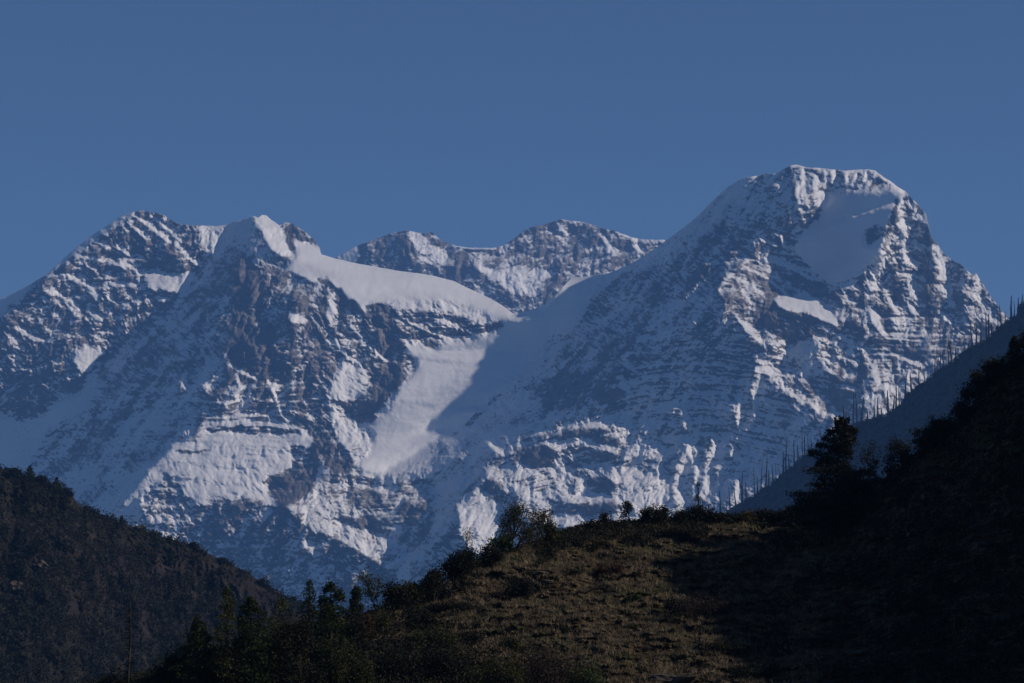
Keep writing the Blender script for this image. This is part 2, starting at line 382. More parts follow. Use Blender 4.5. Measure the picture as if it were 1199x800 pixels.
 (A_, [(904,350),(925,347),(955,349),(974,364),(982,382),(962,376),(945,367),(920,366)], (25,38), 1, .1, 0),
 (A_, [(882,370),(906,362),(945,371),(968,386),(952,396),(915,402),(892,388)], (-35,60), .15, .4, 2),
 (A_, [(982,336),(1008,326),(1000,336),(990,340)], (20,35), 1, .1, 0),
 (A_, [(860,368),(884,386),(906,404),(928,404),(918,416),(895,406),(870,386)], (32,42), 1, .2, 0),
 (B_, [(858,355),(866,374),(880,386)], 2, (32,42), 1, .3, 0),
 (A_, [(886,418),(905,424),(928,440),(934,448),(952,462),(972,486),(960,488),(938,462),(916,452),(902,442),(890,430)], (32,44), .85, .5, 1),
 (A_, [(906,444),(922,444),(940,454),(958,470),(966,482),(945,474),(925,462)], (32,44), .98, .3, 0),
 (A_, [(964,470),(972,468),(985,488),(992,500),(978,496)], (32,44), .95, .4, 0),
 (A_, [(928,408),(952,396),(962,402),(952,430),(958,450),(936,446),(924,432),(920,420)], (-45,52), .75, .3, 1),
 (B_, [(954,392),(962,410),(968,432),(982,442)], 2.5, (32,44), .95, .5, 0),
 (B_, [(972,394),(980,415),(988,438)], 2.5, (32,44), .9, .6, 0),
 (B_, [(968,386),(985,394),(1000,402)], 2, (32,44), .95, .4, 0),
 (A_, [(948,448),(990,440),(1010,470),(1005,500),(970,465)], (-35,56), .35, .5, 2),
 (A_, [(990,395),(1020,400),(1035,430),(1030,480),(1000,470),(990,440)], (-20,55), .5, .6, 3),
 (A_, [(880,386),(896,384),(912,396),(930,402),(926,418),(912,420),(898,410)], (24,50), .7, .8, 2),
 (A_, [(905,420),(930,428),(958,458),(978,482),(968,486),(940,470),(912,452)], (24,50), .62, .9, 2),
 (A_, [(954,392),(975,392),(990,410),(994,440),(978,446),(962,420)], (16,54), .55, 1, 2),
 (B_, [(770,530),(772,556),(766,585)], 3, (36,48), .9, .6, 0),
 (B_, [(845,540),(843,560),(840,585)], 2.4, (36,48), .9, .6, 0),
 (B_, [(815,520),(816,545),(812,580)], 1.8, (36,48), .9, .6, 0),
 (B_, [(901,470),(898,492),(896,510)], 1.8, (36,48), .9, .6, 0),
 (B_, [(780,560),(776,585),(774,606)], 2.2, (36,48), .9, .6, 0),
 (A_, [(1016,364),(1026,364),(1034,385),(1042,398),(1032,394),(1022,384)], (30,42), .98, .3, 0),
 (A_, [(985,376),(1012,380),(1018,400),(1000,402),(984,390)], (-30,60), .2, .5, 2),
 (A_, [(1040,372),(1070,372),(1090,388),(1092,402),(1070,404),(1042,398)], (18,50), .7, .5, 1),
 (A_, [(1042,402),(1085,406),(1080,428),(1044,424)], (-25,64), .2, .4, 2),
 (A_, [(1004,408),(1030,410),(1044,428),(1070,430),(1095,444),(1090,500),(1030,500),(1018,450)], (18,52), .62, .9, 3),
 (A_, [(1075,425),(1150,400),(1170,420),(1100,480)], (8,54), .6, .9, 3),
 # lit ribs low on the right mountain
 (B_, [(803,466),(801,482),(806,500)], 4.5, (38,48), .97, .5, 0),
 (B_, [(800,510),(808,525),(798,545),(792,565)], 5.5, (38,48), .97, .5, 0),
 (B_, [(794,566),(797,590),(794,606)], 6.5, (38,48), .97, .5, 0),
 (A_, [(770,516),(802,507),(800,514),(785,520)], (28,42), .97, .3, 0),
 (B_, [(836,510),(836,525),(828,545),(829,565),(822,580)], 4.5, (38,48), .97, .5, 0),
 (B_, [(866,464),(864,490),(866,505),(856,535)], 2.6, (38,48), .97, .6, 0),
 (B_, [(887,430),(888,445),(883,462),(886,480),(880,500)], 3.6, (38,48), .97, .6, 0),
 (B_, [(876,508),(872,530),(866,550),(862,585)], 3.6, (38,48), .97, .5, 0),
 (B_, [(757,394),(748,400),(745,408)], 3, (38,48), .97, .5, 0),
 (B_, [(731,427),(745,435)], 2.2, (38,48), .97, .3, 0),
 (B_, [(729,444),(728,452),(733,456)], 3, (38,48), .97, .3, 0),
 (B_, [(768,482),(785,474),(798,468)], 2, (10,38), .97, .1, 1),
 (A_, [(846,344),(862,350),(880,372),(862,372),(850,358)], (8,60), .35, 1, 2),
 (B_, [(852,322),(872,330),(894,346)], 2.0, (32,44), .9, .5, 0),
 (B_, [(872,312),(898,326),(920,344)], 1.8, (32,44), .9, .5, 0),
 (B_, [(908,306),(930,316),(950,326)], 1.8, (30,42), .9, .5, 0),
 (B_, [(1062,236),(1074,250),(1084,262)], 2.4, (34,46), .85, .8, 0),
 (B_, [(1050,236),(1046,258),(1036,276)], 2.2, (-50,60), .2, .8, 0),
 (B_, [(1062,352),(1072,372)], 2.6, (34,46), .85, .6, 0),
 (B_, [(1030,330),(1042,352),(1052,368)], 2.4, (34,46), .85, .6, 0),
 (B_, [(1108,330),(1112,350)], 3, (34,48), .7, .8, 0),
 (B_, [(1092,308),(1088,335)], 3, (-50,60), .35, .6, 1),
 (B_, [(1040,385),(1062,384),(1084,392)], 1.6, (14,40), .9, .4, 0),
 (B_, [(1030,414),(1056,418),(1080,430)], 2.4, (22,42), .9, .5, 0),
 (B_, [(1022,432),(1030,450),(1040,462)], 3.0, (30,44), .85, .7, 0),
 (B_, [(1060,438),(1066,456)], 3.4, (30,44), .85, .7, 0),
 (B_, [(1010,420),(1014,440)], 2.4, (-46,58), .3, .6, 1),
 (B_, [(1048,430),(1050,450)], 2.4, (-46,58), .3, .6, 1),
 (A_, [(1008,462),(1022,456),(1034,466),(1030,482),(1016,478)], (26,42), .9, .5, 1),
 (B_, [(985,452),(1000,456)], 2, (26,42), .9, .5, 0),
 # lit terraces
 (A_, [(606,510),(650,500),(690,492),(732,480),(748,483),(742,500),(730,522),(722,545),(730,570),(738,590),(742,615),(650,620),(612,604),(595,580),(562,562),(575,546),(602,548),(604,532),(590,526),(630,516)], (18,45), .85, .6, 2),
 (A_, [(612,512),(660,502),(700,500),(716,506),(690,512),(650,514),(620,520)], (-40,56), .5, .4, 1),
 (A_, [(600,526),(640,520),(652,530),(645,545),(625,548),(602,538)], (-35,62), .2, .5, 1),
 (A_, [(655,528),(690,520),(725,534),(722,546),(700,540),(668,548)], (-40,58), .4, .5, 1),
 (A_, [(690,508),(722,512),(730,520),(715,524),(695,518)], (-35,60), .3, .3, 1),
 (A_, [(685,562),(705,556),(722,568),(716,580),(692,576)], (-35,56), .4, .4, 1),
 (A_, [(645,586),(690,590),(722,586),(724,600),(680,604),(650,600)], (-35,60), .35, .4, 1),
 (A_, [(734,520),(762,514),(784,526),(768,545),(764,556),(782,556),(786,606),(742,610),(728,572),(726,548)], (22,48), .93, .5, 1),
 (A_, [(745,545),(765,535),(776,528),(772,545),(755,556)], (-40,52), .7, .3, 1),
 (A_, [(534,590),(560,572),(584,588),(590,640),(560,652),(540,628)], (22,44), .95, .3, 1),
 (A_, [(562,560),(590,568),(612,585),(600,592),(575,580)], (-30,58), .45, .6, 1),
 (B_, [(574,520),(588,531)], 2.5, (30,40), 1, .1, 0),
 # bright apron of the pyramid
 (A_, [(186,536),(204,520),(228,508),(238,496),(262,492),(280,486),(306,494),(332,493),(354,502),(366,516),(356,532),(350,546),(336,554),(322,560),(326,572),(312,582),(290,580),(270,587),(248,584),(232,593),(218,580),(206,570),(186,566),(170,574),(150,592),(140,588),(160,568)], (16,38), .95, .09, 2),
 (A_, [(262,452),(300,446),(345,446),(352,480),(345,495),(300,488),(262,480),(250,470)], (-14,56), .6, .7, 2),
 (B_, [(313,446),(321,462),(325,476)], 2.2, (36,48), .97, .4, 0),
 (B_, [(297,450),(292,462)], 2.5, (36,48), .97, .4, 0),
 (B_, [(277,440),(281,455),(276,470),(264,473)], 3, (36,48), .97, .6, 0),
 (B_, [(216,440),(215,450),(221,456)], 2.5, (36,48), .97, .3, 0),
 (B_, [(242,450),(256,442)], 4, (36,48), .97, .6, 0),
 (B_, [(268,428),(285,437),(300,444)], 2, (36,48), .97, .3, 0),
 (B_, [(134,500),(145,492)], 2.5, (36,48), .97, .3, 0),
 (A_, [(240,502),(300,500),(350,504),(350,509),(300,508),(245,506)], (-20,62), .45, .7, 0),
 (B_, [(206,528),(225,531),(246,528)], 1.2, (-15,64), .35, .4, 0),
 (B_, [(225,520),(280,524),(335,528)], 1.5, (-2,52), .95, .2, 1),
 (B_, [(205,544),(260,547),(320,545)], 1.5, (-4,54), .93, .3, 1),
 (B_, [(262,535),(290,537),(310,534)], 1.6, (-12,58), .7, .5, 1),
 (B_, [(280,552),(300,556)], 1.8, (-12,54), .9, .2, 1),
 (B_, [(215,562),(260,566),(310,566)], 1.4, (-4,54), .93, .3, 1),
 (B_, [(288,504),(340,506)], 1.8, (-22,64), .25, .8, 0),
 (B_, [(192,556),(206,559),(218,556)], 2.2, (-45,50), .7, .2, 0),
 (A_, [(160,582),(180,572),(198,562),(216,574),(226,592),(206,610),(180,612),(172,600)], (4,54), .6, .9, 1),
 (A_, [(262,580),(300,572),(310,560),(325,562),(318,590),(300,592)], (10,45), .9, .5, 2),
 (A_, [(314,562),(340,552),(368,558),(372,572),(350,588),(334,592),(318,582)], (-15,62), .12, .8, 1),
 (A_, [(340,520),(365,525),(372,548),(365,560),(345,552)], (-15,60), .3, .8, 1),
 (A_, [(378,470),(396,474),(420,495),(438,508),(432,535),(418,545),(404,525),(388,500)], (24,44), .9, .6, 1),
 (A_, [(334,592),(366,572),(400,562),(440,568),(474,580),(462,598),(425,602),(440,622),(470,640),(476,650),(446,662),(410,640),(380,622),(352,614)], (20,48), .78, .8, 1),
 (A_, [(400,572),(430,570),(450,580),(440,596),(410,594)], (0,60), .3, .8, 2),
 (A_, [(395,604),(430,606),(448,622),(430,622),(405,614)], (-25,60), .3, .7, 2),
 (A_, [(355,470),(385,474),(384,500),(400,525),(396,540),(375,520),(362,500)], (5,60), .35, .9, 1),
 (A_, [(468,566),(492,562),(510,572),(512,590),(500,600),(476,588)], (15,52), .6, .8, 1),
 (A_, [(470,590),(510,594),(505,630),(485,645),(468,630)], (-30,60), .3, .6, 2),
 # shaded spurs at the foot
 (A_, [(186,622),(232,594),(262,586),(300,584),(338,602),(380,630),(430,652),(480,688),(480,800),(180,800)], (-38,54), .38, .6, 2),
 (A_, [(352,628),(368,636),(372,650),(360,646)], (20,50), .8, .5, 1),
]
TOP_M = [(-80,392),(-40,370),(0,351),(27,338),(55,321),(82,296),(110,274),(132,260),(146,252),(157,248),(168,247),(179,249),(190,251),(198,256),(209,262),(222,264),(236,264),(252,265),(267,263),(273,260),(280,259),(288,256),(297,253),(302,255),(306,252),(311,252),(318,258),(327,264),(331,262),(336,260),(344,263),(352,268),(361,275),(369,282),(374,290),(376,298),(393,303),(415,308),(443,313),(465,317),(503,322),(531,329),(547,337),(575,350),(590,359),(600,367),(616,365),(638,357),(655,340),(669,326),(685,324),(710,321),(737,310),(760,296),(781,281),(800,267),(815,255),(832,238),(848,222),(867,210),(878,207),(884,206.5),(888,206),(895,204),(908,203),(918,198),(925,194),(931,193),(945,196),(965,197.5),(990,200),(1004,199),(1018,198.5),(1025,200),(1035,208),(1042,212),(1053,220),(1060,224),(1068,233),(1076,241),(1084,251),(1089,272),(1092,280),(1098,287),(1105,297),(1115,305),(1124,309),(1133,317),(1138,322),(1143,320),(1147,327),(1152,334),(1156,341),(1162,350),(1170,360),(1180,372),(1200,390),(1240,410),(1280,430)]

def bed(U, V):
    """level of the rock beds: they rise to the right below the glacier and dip to the right on the sunlit spur"""
    x = np.arange(-200, 1400, 4.0)
    k = np.interp(x, [-200, 240, 420, 560, 620, 735, 790, 850, 885, 985, 1030, 1400], [.10, .04, -.02, .12, .30, .26, .03, -.05, -.24, -.20, .0, -.06])
    return V + np.interp(U, x, np.cumsum(k)*4.0)

def bed_mask(U, V):
    sm = np.full(U.shape, .30)                       # how strongly the beds stand out, place by place
    for cx, cy, rx, ry, a in ((270, 530, 95, 50, .75), (665, 550, 80, 55, 1.0), (1060, 400, 70, 60, .9), (810, 450, 90, 45, 1.0),
                              (150, 325, 60, 22, .6), (520, 385, 80, 20, .5), (300, 465, 50, 25, .9), (440, 590, 60, 40, .6), (880, 480, 60, 90, .7), (900, 335, 50, 30, .6)):
        sm += a*np.exp(-((U-cx)/rx)**2 - ((V-cy)/ry)**2)
    return np.clip(sm, 0, 1.1)

def dir_noise(D, h, seed, fine=1.0, steps=11):
    """white noise smeared along the fall line of D: gully and rib streaks that run downhill"""
    H, W = D.shape
    rng = np.random.default_rng(seed)
    n = blur(rng.standard_normal((H, W)), .8*fine/h, 1)
    n2 = blur(rng.standard_normal((H, W)), 2.4*fine/h, 2)
    n = n/n.std() * .5 + n2/n2.std() * .8
    Db = blur(D, 9/h, 2)
    gx = np.gradient(Db, axis=1)/(h*MPX); gq = -np.gradient(Db, axis=0)/(h*MPX)
    # downhill in the picture plane: x ~ nx*nz, z ~ -(nx^2+ny^2), normal ~ (gx, -1, gq)
    dx = gx*gq; dz = (gx*gx + 1.0)
    m = np.hypot(dx, dz) + 1e-6; dx, dz = dx/m, dz/m
    iy, ix = np.mgrid[0:H, 0:W].astype(np.float32)
    acc = n.copy()
    for s in (1, -1):
        x = ix.copy(); y = iy.copy()
        for k in range(steps):
            xi = np.clip(np.rint(x), 0, W-1).astype(np.int32); yi = np.clip(np.rint(y), 0, H-1).astype(np.int32)
            x = x + s*dx[yi, xi]*1.5; y = y + s*dz[yi, xi]*1.5
            xi = np.clip(np.rint(x), 0, W-1).astype(np.int32); yi = np.clip(np.rint(y), 0, H-1).astype(np.int32)
            acc += n[yi, xi]
    acc -= acc.mean()
    return acc/acc.std()

def field(prims, u0, u1, v0, v1, h, base, seed):
    us = np.arange(u0, u1+.01, h); vs = np.arange(v0, v1+.01, h)
    U, V = np.meshgrid(us, vs)
    wu = U + 3.0*fbm(U/14, V/14, 3, .6, seed+50); wv = V + 2.4*fbm(U/14, V/14, 3, .6, seed+60)
    wu2 = U + 1.0*fbm(U/5, V/5, 2, .6, seed+50); wv2 = V + 1.0*fbm(U/5, V/5, 2, .6, seed+60)
    (f, t), sn, ro = base
    P = np.full(U.shape, math.tan(math.radians(f))); Q = np.full(U.shape, 1/math.tan(math.radians(t))/math.cos(math.radians(f)))
    SN = np.full(U.shape, float(sn)); RO = np.full(U.shape, float(ro))
    for pr in prims:
        if pr[0] == A_:
            _, pts, (f, t), sn, ro, soft = pr
            if ro > .06: ro = min(1, ro*1.2+.12); sn = .5+(sn-.5)*(.78 if sn > .5 else (.95 if sn < .3 else .65))
            xs = [p[0] for p in pts]; ys = [p[1] for p in pts]; mg = 8 + 3*soft
        else:
            _, pts, wd, (f, t), sn, ro, soft = pr
            xs = [p[0] for p in pts]; ys = [p[1] for p in pts]; mg = 8 + wd + 3*soft
        i0 = max(0, int((min(xs)-mg-u0)/h)); i1 = min(U.shape[1], int((max(xs)+mg-u0)/h)+1)
        j0 = max(0, int((min(ys)-mg-v0)/h)); j1 = min(U.shape[0], int((max(ys)+mg-v0)/h)+1)
        sl = (slice(j0, j1), slice(i0, i1))
        if pr[0] == A_:
            m = inpoly(wu[sl], wv[sl], pts).astype(float)
        else:
            d = segdist(wu2[sl], wv2[sl], pts)
            m = 1 - sstep(wd*.6, wd*1.2, d * (1+1.1*fbm(U[sl]/6, V[sl]/5, 3, .65, seed+71)))
            if ro > .15: ro = max(ro, .6); sn = min(sn, .84)
        m2 = blur(m, max(1, (soft*1.2+1.2)/h), 2); m = blur(m, max(1, soft/h*.8), 2)
        fp = math.tan(math.radians(f)); fq = 1/math.tan(math.radians(t))/math.cos(math.radians(f))
        P[sl] += (fp-P[sl])*m; Q[sl] += (fq-Q[sl])*m; SN[sl] += (sn-SN[sl])*m2; RO[sl] += (ro-RO[sl])*m2
    return U, V, P, Q, SN, RO

def relief(U, V, D, RO, h, seed, amp=1.0):
    """crags, gullies and rock strata, in metres of depth"""
    wx = U + 9*fbm(U/38, V/38, 3, .5, seed+1); wy = V + 9*fbm(U/38, V/38, 3, .5, seed+2)
    big = fbm(wx/46, wy/60, 5, .52, seed+3, ridged=True)
    # rib noise leaning both ways, broken up
    a = fbm((wx+.55*wy)/20, (wy-.4*wx)/34, 4, .55, seed+4, ridged=True)
    b = fbm((wx-.7*wy)/22, (wy+.5*wx)/30, 4, .55, seed+5, ridged=True)
    k = sstep(-.25, .25, perlin(U/90, V/90, seed+6))
    mid = a*k + b*(1-k)
    fine = fbm(wx/6.5, wy/5, 4, .68, seed+7)
    gul = dir_noise(D, h, seed+8)
    # strata: cliffs and ledges
    zz = bed(U, V) + 6*fbm(U/60, V/60, 3, .5, seed+9)
    def steps(z, per):
        t = z/per; f_ = t - np.floor(t)
        return (sstep(.30, .70, f_) - f_)            # + towards the viewer below a ledge
    amt = .25+.75*sstep(-.25, .45, fbm(U/55, V/28, 2, .6, seed+10)+.1)
    st = (steps(zz, 17)*17*.8 + steps(zz*1.0+3*fbm(U/25, V/25, 2, .5, seed+11), 6.3)*6.3*1.0 + steps(zz+1.5*fbm(U/12, V/12, 2, .5, seed+13), 3.7)*3.7*.8) * amt
    sm = bed_mask(U, V)
    d = amp*RO*(big*30 + mid*25 + fine*9.0 + gul*3.3*RO**.8) - np.maximum(RO, .18)**.7*st*MPX*.52*amp*sm
    d += (gul*.10 + fbm(wx/28, wy/18, 4, .5, seed+12)*6)*np.clip(1-RO, 0, 1)
    return d

def refine(D, P, Q, RO, h, n=12, pull=.05):
    """bend the surface until every face leans to or from the sun as the painted facets ask, keeping it a single surface"""
    if n > 12:                                       # coarse pass first: the broad leans settle there
        ye, xe = D.shape[0]//2*2, D.shape[1]//2*2
        dn = lambda A: (A[:ye:2, :xe:2]+A[1:ye:2, :xe:2]+A[:ye:2, 1:xe:2]+A[1:ye:2, 1:xe:2])/4
        C0 = dn(D); C1 = refine_pass(C0, dn(P), dn(Q), h*2, n, pull, dn(RO))
        dd = C1 - C0
        yy, xx = np.mgrid[0:D.shape[0], 0:D.shape[1]]
        D = D + bil(dd, (xx-.5)/2.0, (yy-.5)/2.0, 0, 0, 1.0)
        n = 8
    return refine_pass(D, P, Q, h, n, pull, RO, .8)

def refine_pass(D, P, Q, h, n, pull, RO_s, boost=1.0):
    az, el = math.radians(SUN_AZ), math.radians(SUN_EL)
    Sx, Sy, Sz = math.sin(az)*math.cos(el), -math.cos(az)*math.cos(el), math.sin(el)
    T = (P*Sx - Sy + Q*Sz)/np.sqrt(1+P*P+Q*Q)
    T = T - .14*(RO_s < .055)*(T < 0)                # smooth snow basins turned from the sun
    T0 = T
    for k in range(n):
        p = np.gradient(D, axis=1)/(h*MPX); q = -np.gradient(D, axis=0)/(h*MPX)
        N = np.sqrt(1+p*p+q*q); L_ = (p*Sx - Sy + q*Sz)/N
        if k >= n//2-1: T = T + .25*boost*np.clip(T0-L_, -.15, .15); T = np.clip(T, T0-.45, T0+.45)
        gp = (Sx - L_*p/N)/N; gq = (Sz - L_*q/N)/N
        e = (L_-T)/(gp*gp+gq*gq+.02)
        p2 = np.clip(p - 1.2*e*gp, -2.8, 2.8); q2 = np.clip(q - 1.2*e*gq, .10, 3.2)
        p2 += pull*(P-p2); q2 += pull*(Q-q2)
        D = poisson(p2*MPX, q2*MPX, h)
    return D

def bil(A, U, V, u0, v0, h):
    x = np.clip((U-u0)/h, 0, A.shape[1]-1.001); y = np.clip((V-v0)/h, 0, A.shape[0]-1.001)
    i = x.astype(int); j = y.astype(int); fx = x-i; fy = y-j
    return (A[j, i]*(1-fx)+A[j, i+1]*fx)*(1-fy) + (A[j+1, i]*(1-fx)+A[j+1, i+1]*fx)*fy

def cover(U, V, D, SN, h, seed):
    """share of snow on the rock: it stays on ledges and in gullies, thins on steep ribs"""
    gx = np.gradient(D, axis=1)/(h*MPX); gq = -np.gradient(D, axis=0)/(h*MPX)
    nz = gq/np.sqrt(1+gx*gx+gq*gq)
    Db = blur(D, 8/h, 2)
    gx0 = np.gradient(Db, axis=1)/(h*MPX); gq0 = -np.gradient(Db, axis=0)/(h*MPX)
    nz0 = gq0/np.sqrt(1+gx0*gx0+gq0*gq0)
    hollow = np.clip((D - blur(D, 5/h, 2))/14.0, -1.5, 1.5)       # gullies lie deeper than their surroundings
    gul = dir_noise(D, h, seed+20, .55, 9); gul2 = dir_noise(D, h, seed+21, 1.6, 16)
    k = np.clip(1.35-SN, .15, 1)
    c = (SN-.5)*1.25 + ((nz-nz0)*1.0 + .13*hollow + .13*np.clip(gul, -2, 2) + .12*np.clip(gul2, -2, 2))*k
    c += (.26*fbm(U/24+.3*V/14, V/15-.3*U/20, 5, .62, seed) + .12*fbm(U/3.5, V/3, 2, .7, seed+10))*k
    sp = fbm(U/3.4, V/2.7, 3, .65, seed+15)
    c -= .6*np.clip(k*1.6, 0, 1)*sstep(.16, .42, sp)*sstep(.965, .90, SN)*sstep(-.25, .2, fbm(U/40, V/25, 3, .6, seed+16))
    # beds of bare rock showing as thin level lines through the snow
    zz = bed(U, V) + 6*fbm(U/60, V/60, 3, .5, seed-200+9)
    for per, wgt in ((6.3, .22), (3.7, .15), (13.0, .30)):
        t = (zz + 1.6*fbm(U/16, V/16, 2, .5, seed+int(per)))/per; f_ = np.abs(t-np.floor(t)-.5)*2
        c -= wgt*sstep(.45, .9, f_)*sstep(-.02, .45, fbm(U/26, V/11, 4, .65, seed+40+int(per)))*np.clip(1.45-SN*1.05, .42, 1)*sstep(.93, .86, SN)*(.45+.75*bed_mask(U, V))
    return np.clip(.5 + c*1.6, 0, 1)

def massif(h=1.0):
    u0, u1, v0, v1 = -80, 1280, 185, 790
    U, V, P, Q, SN, RO = field(MASSIF, u0, u1, v0, v1, h, ((-38, 52), .6, .5), 11)
    D = poisson(P*MPX, Q*MPX, h)
    D = refine(D, P, Q, RO, h, 28)
    D = D + relief(U, V, D, RO, h, 100)
    snow = cover(U, V, D, SN, h, 300)
    return U, V, D, snow, SN, RO
# ------------------------------------------------------------------ landforms
def sheet(name, mat, us, top, vb, rows, depth, back, skirt_z, attrs=None, smooth=True):
    """a hill or massif: its near face from crest to foot, a skirt to the valley and a real far side behind the crest"""
    nu = len(us); s = np.linspace(0, 1, rows)
    U = np.repeat(us[None, :], rows, 0); V = top[None, :] + (vb-top)[None, :]*s[:, None]
    Y = depth(U, V)
    P = pts_np(U, V, Y)
    crest = P[0]
    rings = [ np.stack([crest[:, 0], crest[:, 1]+dy, np.maximum(crest[:, 2]-dz, skirt_z)], -1) for dy, dz in reversed(back) ]
    foot = P[-1].copy(); foot[:, 2] = np.minimum(foot[:, 2], skirt_z); foot[:, 1] -= 5
    allp = np.concatenate([np.stack(rings), P, foot[None]], 0)
    at = None
    if attrs:
        at = {}
        for k, f in attrs.items():
            a = f(U, V); at[k] = np.concatenate([np.repeat(a[:1], len(rings), 0), a, a[-1:]], 0)
    o = mesh_np(name, allp.reshape(-1, 3), grid_faces(allp.shape[0], nu), mat, attr=at, smooth=smooth)
    return tag(o, kind='structure'), P, U, V, Y

SKIRT = -62.0
h = .85
U_, V_, D_, SNOW_, SN_, RO_ = massif(h)
us = np.arange(-79, 1279, .85)
tp = np.interp(us, [p[0] for p in TOP_M], [p[1] for p in TOP_M])
rough = bil(blur(RO_, 3), us, tp+5, -80, 185, h)
tp = tp + rough*(1.5*fbm(us/7, us*0+3.3, 4, .65, 901) ) + .25*perlin(us/11, us*0+1.1, 905)
sheet('mountain_range', 'massif', us, tp, np.full(len(us), 785.0), 700,
      lambda U, V: 12900 + bil(D_, U, V, -80, 185, h),
      [(30, 8), (90, 50), (220, 170), (500, 450), (1100, 1000), (1900, 1900)], SKIRT,
      {'snow': lambda U, V: bil(SNOW_, U, V, -80, 185, h)})

BACK = [
 (A_, [(380,300),(418,286),(437,278),(459,270),(478,266),(478,320),(400,325)], (-32,56), .3, .6, 2),
 (A_, [(385,310),(391,301),(418,287),(422,300),(415,312)], (-45,50), .9, .1, 1),
 (A_, [(476,270),(492,272),(505,280),(520,295),(534,305),(530,316),(505,312),(490,300),(482,285)], (28,48), .85, .5, 1),
 (A_, [(492,270),(505,270),(517,282),(520,292),(508,288)], (0,60), .15, .8, 1),
 (A_, [(520,284),(547,290),(578,292),(605,285),(620,290),(620,312),(560,312),(530,308)], (4,56), .5, 1, 1),
 (B_, [(530,287),(548,291),(579,291)], 2, (10,30), 1, .1, 0),
 (A_, [(500,310),(560,306),(590,330),(600,345),(640,356),(600,372),(560,352)], (-25,60), .3, .5, 2),
 (A_, [(556,308),(575,314),(610,312),(650,318),(640,330),(625,345),(600,345),(580,330),(565,322)], (16,50), .88, .5, 1),
 (A_, [(600,290),(620,268),(640,262),(658,256),(682,260),(700,266),(726,275),(750,285),(720,310),(700,325),(670,328),(640,315),(610,310)], (2,58), .42, 1, 1),
 (A_, [(668,262),(690,264),(700,276),(690,290),(676,282)], (-30,60), .3, .6, 1),
 (A_, [(657,256),(682,259),(670,263)], (10,36), 1, .1, 0),
 (B_, [(724,273),(745,282),(783,282)], 2.2, (18,38), 1, .2, 0),
 (B_, [(704,276),(712,288),(718,298)], 3, (32,46), .9, .6, 0),
 (B_, [(655,263),(662,275)], 3, (32,46), .9, .6, 0),
 (B_, [(740,286),(752,296)], 2.4, (32,46), .9, .6, 0),
 (A_, [(620,345),(650,326),(690,322),(700,335),(660,345),(640,358)], (-20,56), .35, .6, 2),
]
TOP_B = [(330,330),(370,314),(391,303),(418,288),(437,281),(459,273),(476,270),(492,273),(499,274),(505,271),(510,276),(517,282),(534,288),(547,290),(578,290.5),(589,288),(605,277),(613,270),(622,266),(634,264),(646,260),(658,257),(682,260),(696,264),(707,268),(718,270),(726,273),(740,278),(754,280.5),(781,281),(830,290),(880,330)]
Ub, Vb, Pb, Qb, SNb, ROb = field(BACK, 320, 890, 240, 420, 1.0, ((-5, 56), .45, .9), 31)
Db = poisson(Pb*4.6, Qb*4.6, 1.0)
_m = MPX; MPX = 4.6
Db = refine(Db, Pb, Qb, ROb, 1.0, 16)
Db = Db + relief(Ub, Vb, Db, ROb, 1.0, 500)
MPX = _m
MPX = 4.6; SNOWB = cover(Ub, Vb, Db, SNb, 1.0, 330); MPX = _m
us = np.arange(331, 879, .8)
tp = np.interp(us, [p[0] for p in TOP_B], [p[1] for p in TOP_B])
tp = tp + .9*fbm(us/6, us*0+7.3, 4, .65, 911)
sheet('far_peak', 'massif', us, tp, np.full(len(us), 418.0), 190,
      lambda U, V: 17200 + bil(Db, U, V, 320, 240, 1.0),
      [(40, 10), (150, 90), (400, 350), (900, 900), (1500, 1600)], SKIRT,
      {'snow': lambda U, V: bil(SNOWB, U, V, 320, 240, 1.0)})

# blue burnt ridge on the right
TOP_R = [(700,690),(800,635),(860,595),(880,583),(905,566),(928,547),(948,530),(975,512),(998,499),(1020,492),(1037,487),(1054,476),(1062,463),(1078,452),(1093,440),(1112,427),(1131,412),(1145,404),(1159,397),(1167,386),(1178,379),(1188,373),(1193,361),(1200,354),(1240,330),(1300,300),(1360,280)]
us = np.arange(700, 1358, .9)
tr0 = np.interp(us, [p[0] for p in TOP_R], [p[1] for p in TOP_R])
tp = tr0 + 2.6*fbm(us/8, us*0+2.2, 5, .75, 921)
def dep_r(U, V):
    t = np.interp(U, [p[0] for p in TOP_R], [p[1] for p in TOP_R])
    y = 6600 - (U-950)*3.4 - (V-t)*2.8
    return y + 46*fbm(U/30, V/24, 5, .62, 41, ridged=True) + 11*fbm(U/4, V/4, 3, .6, 43)
us_r = us
_, P_r, *_ = sheet('burnt_ridge', 'burnt_hill', us, tp, np.full(len(us), 800.0), 300, dep_r,
      [(6, 2), (25, 12), (80, 50), (200, 160), (500, 480)], SKIRT)

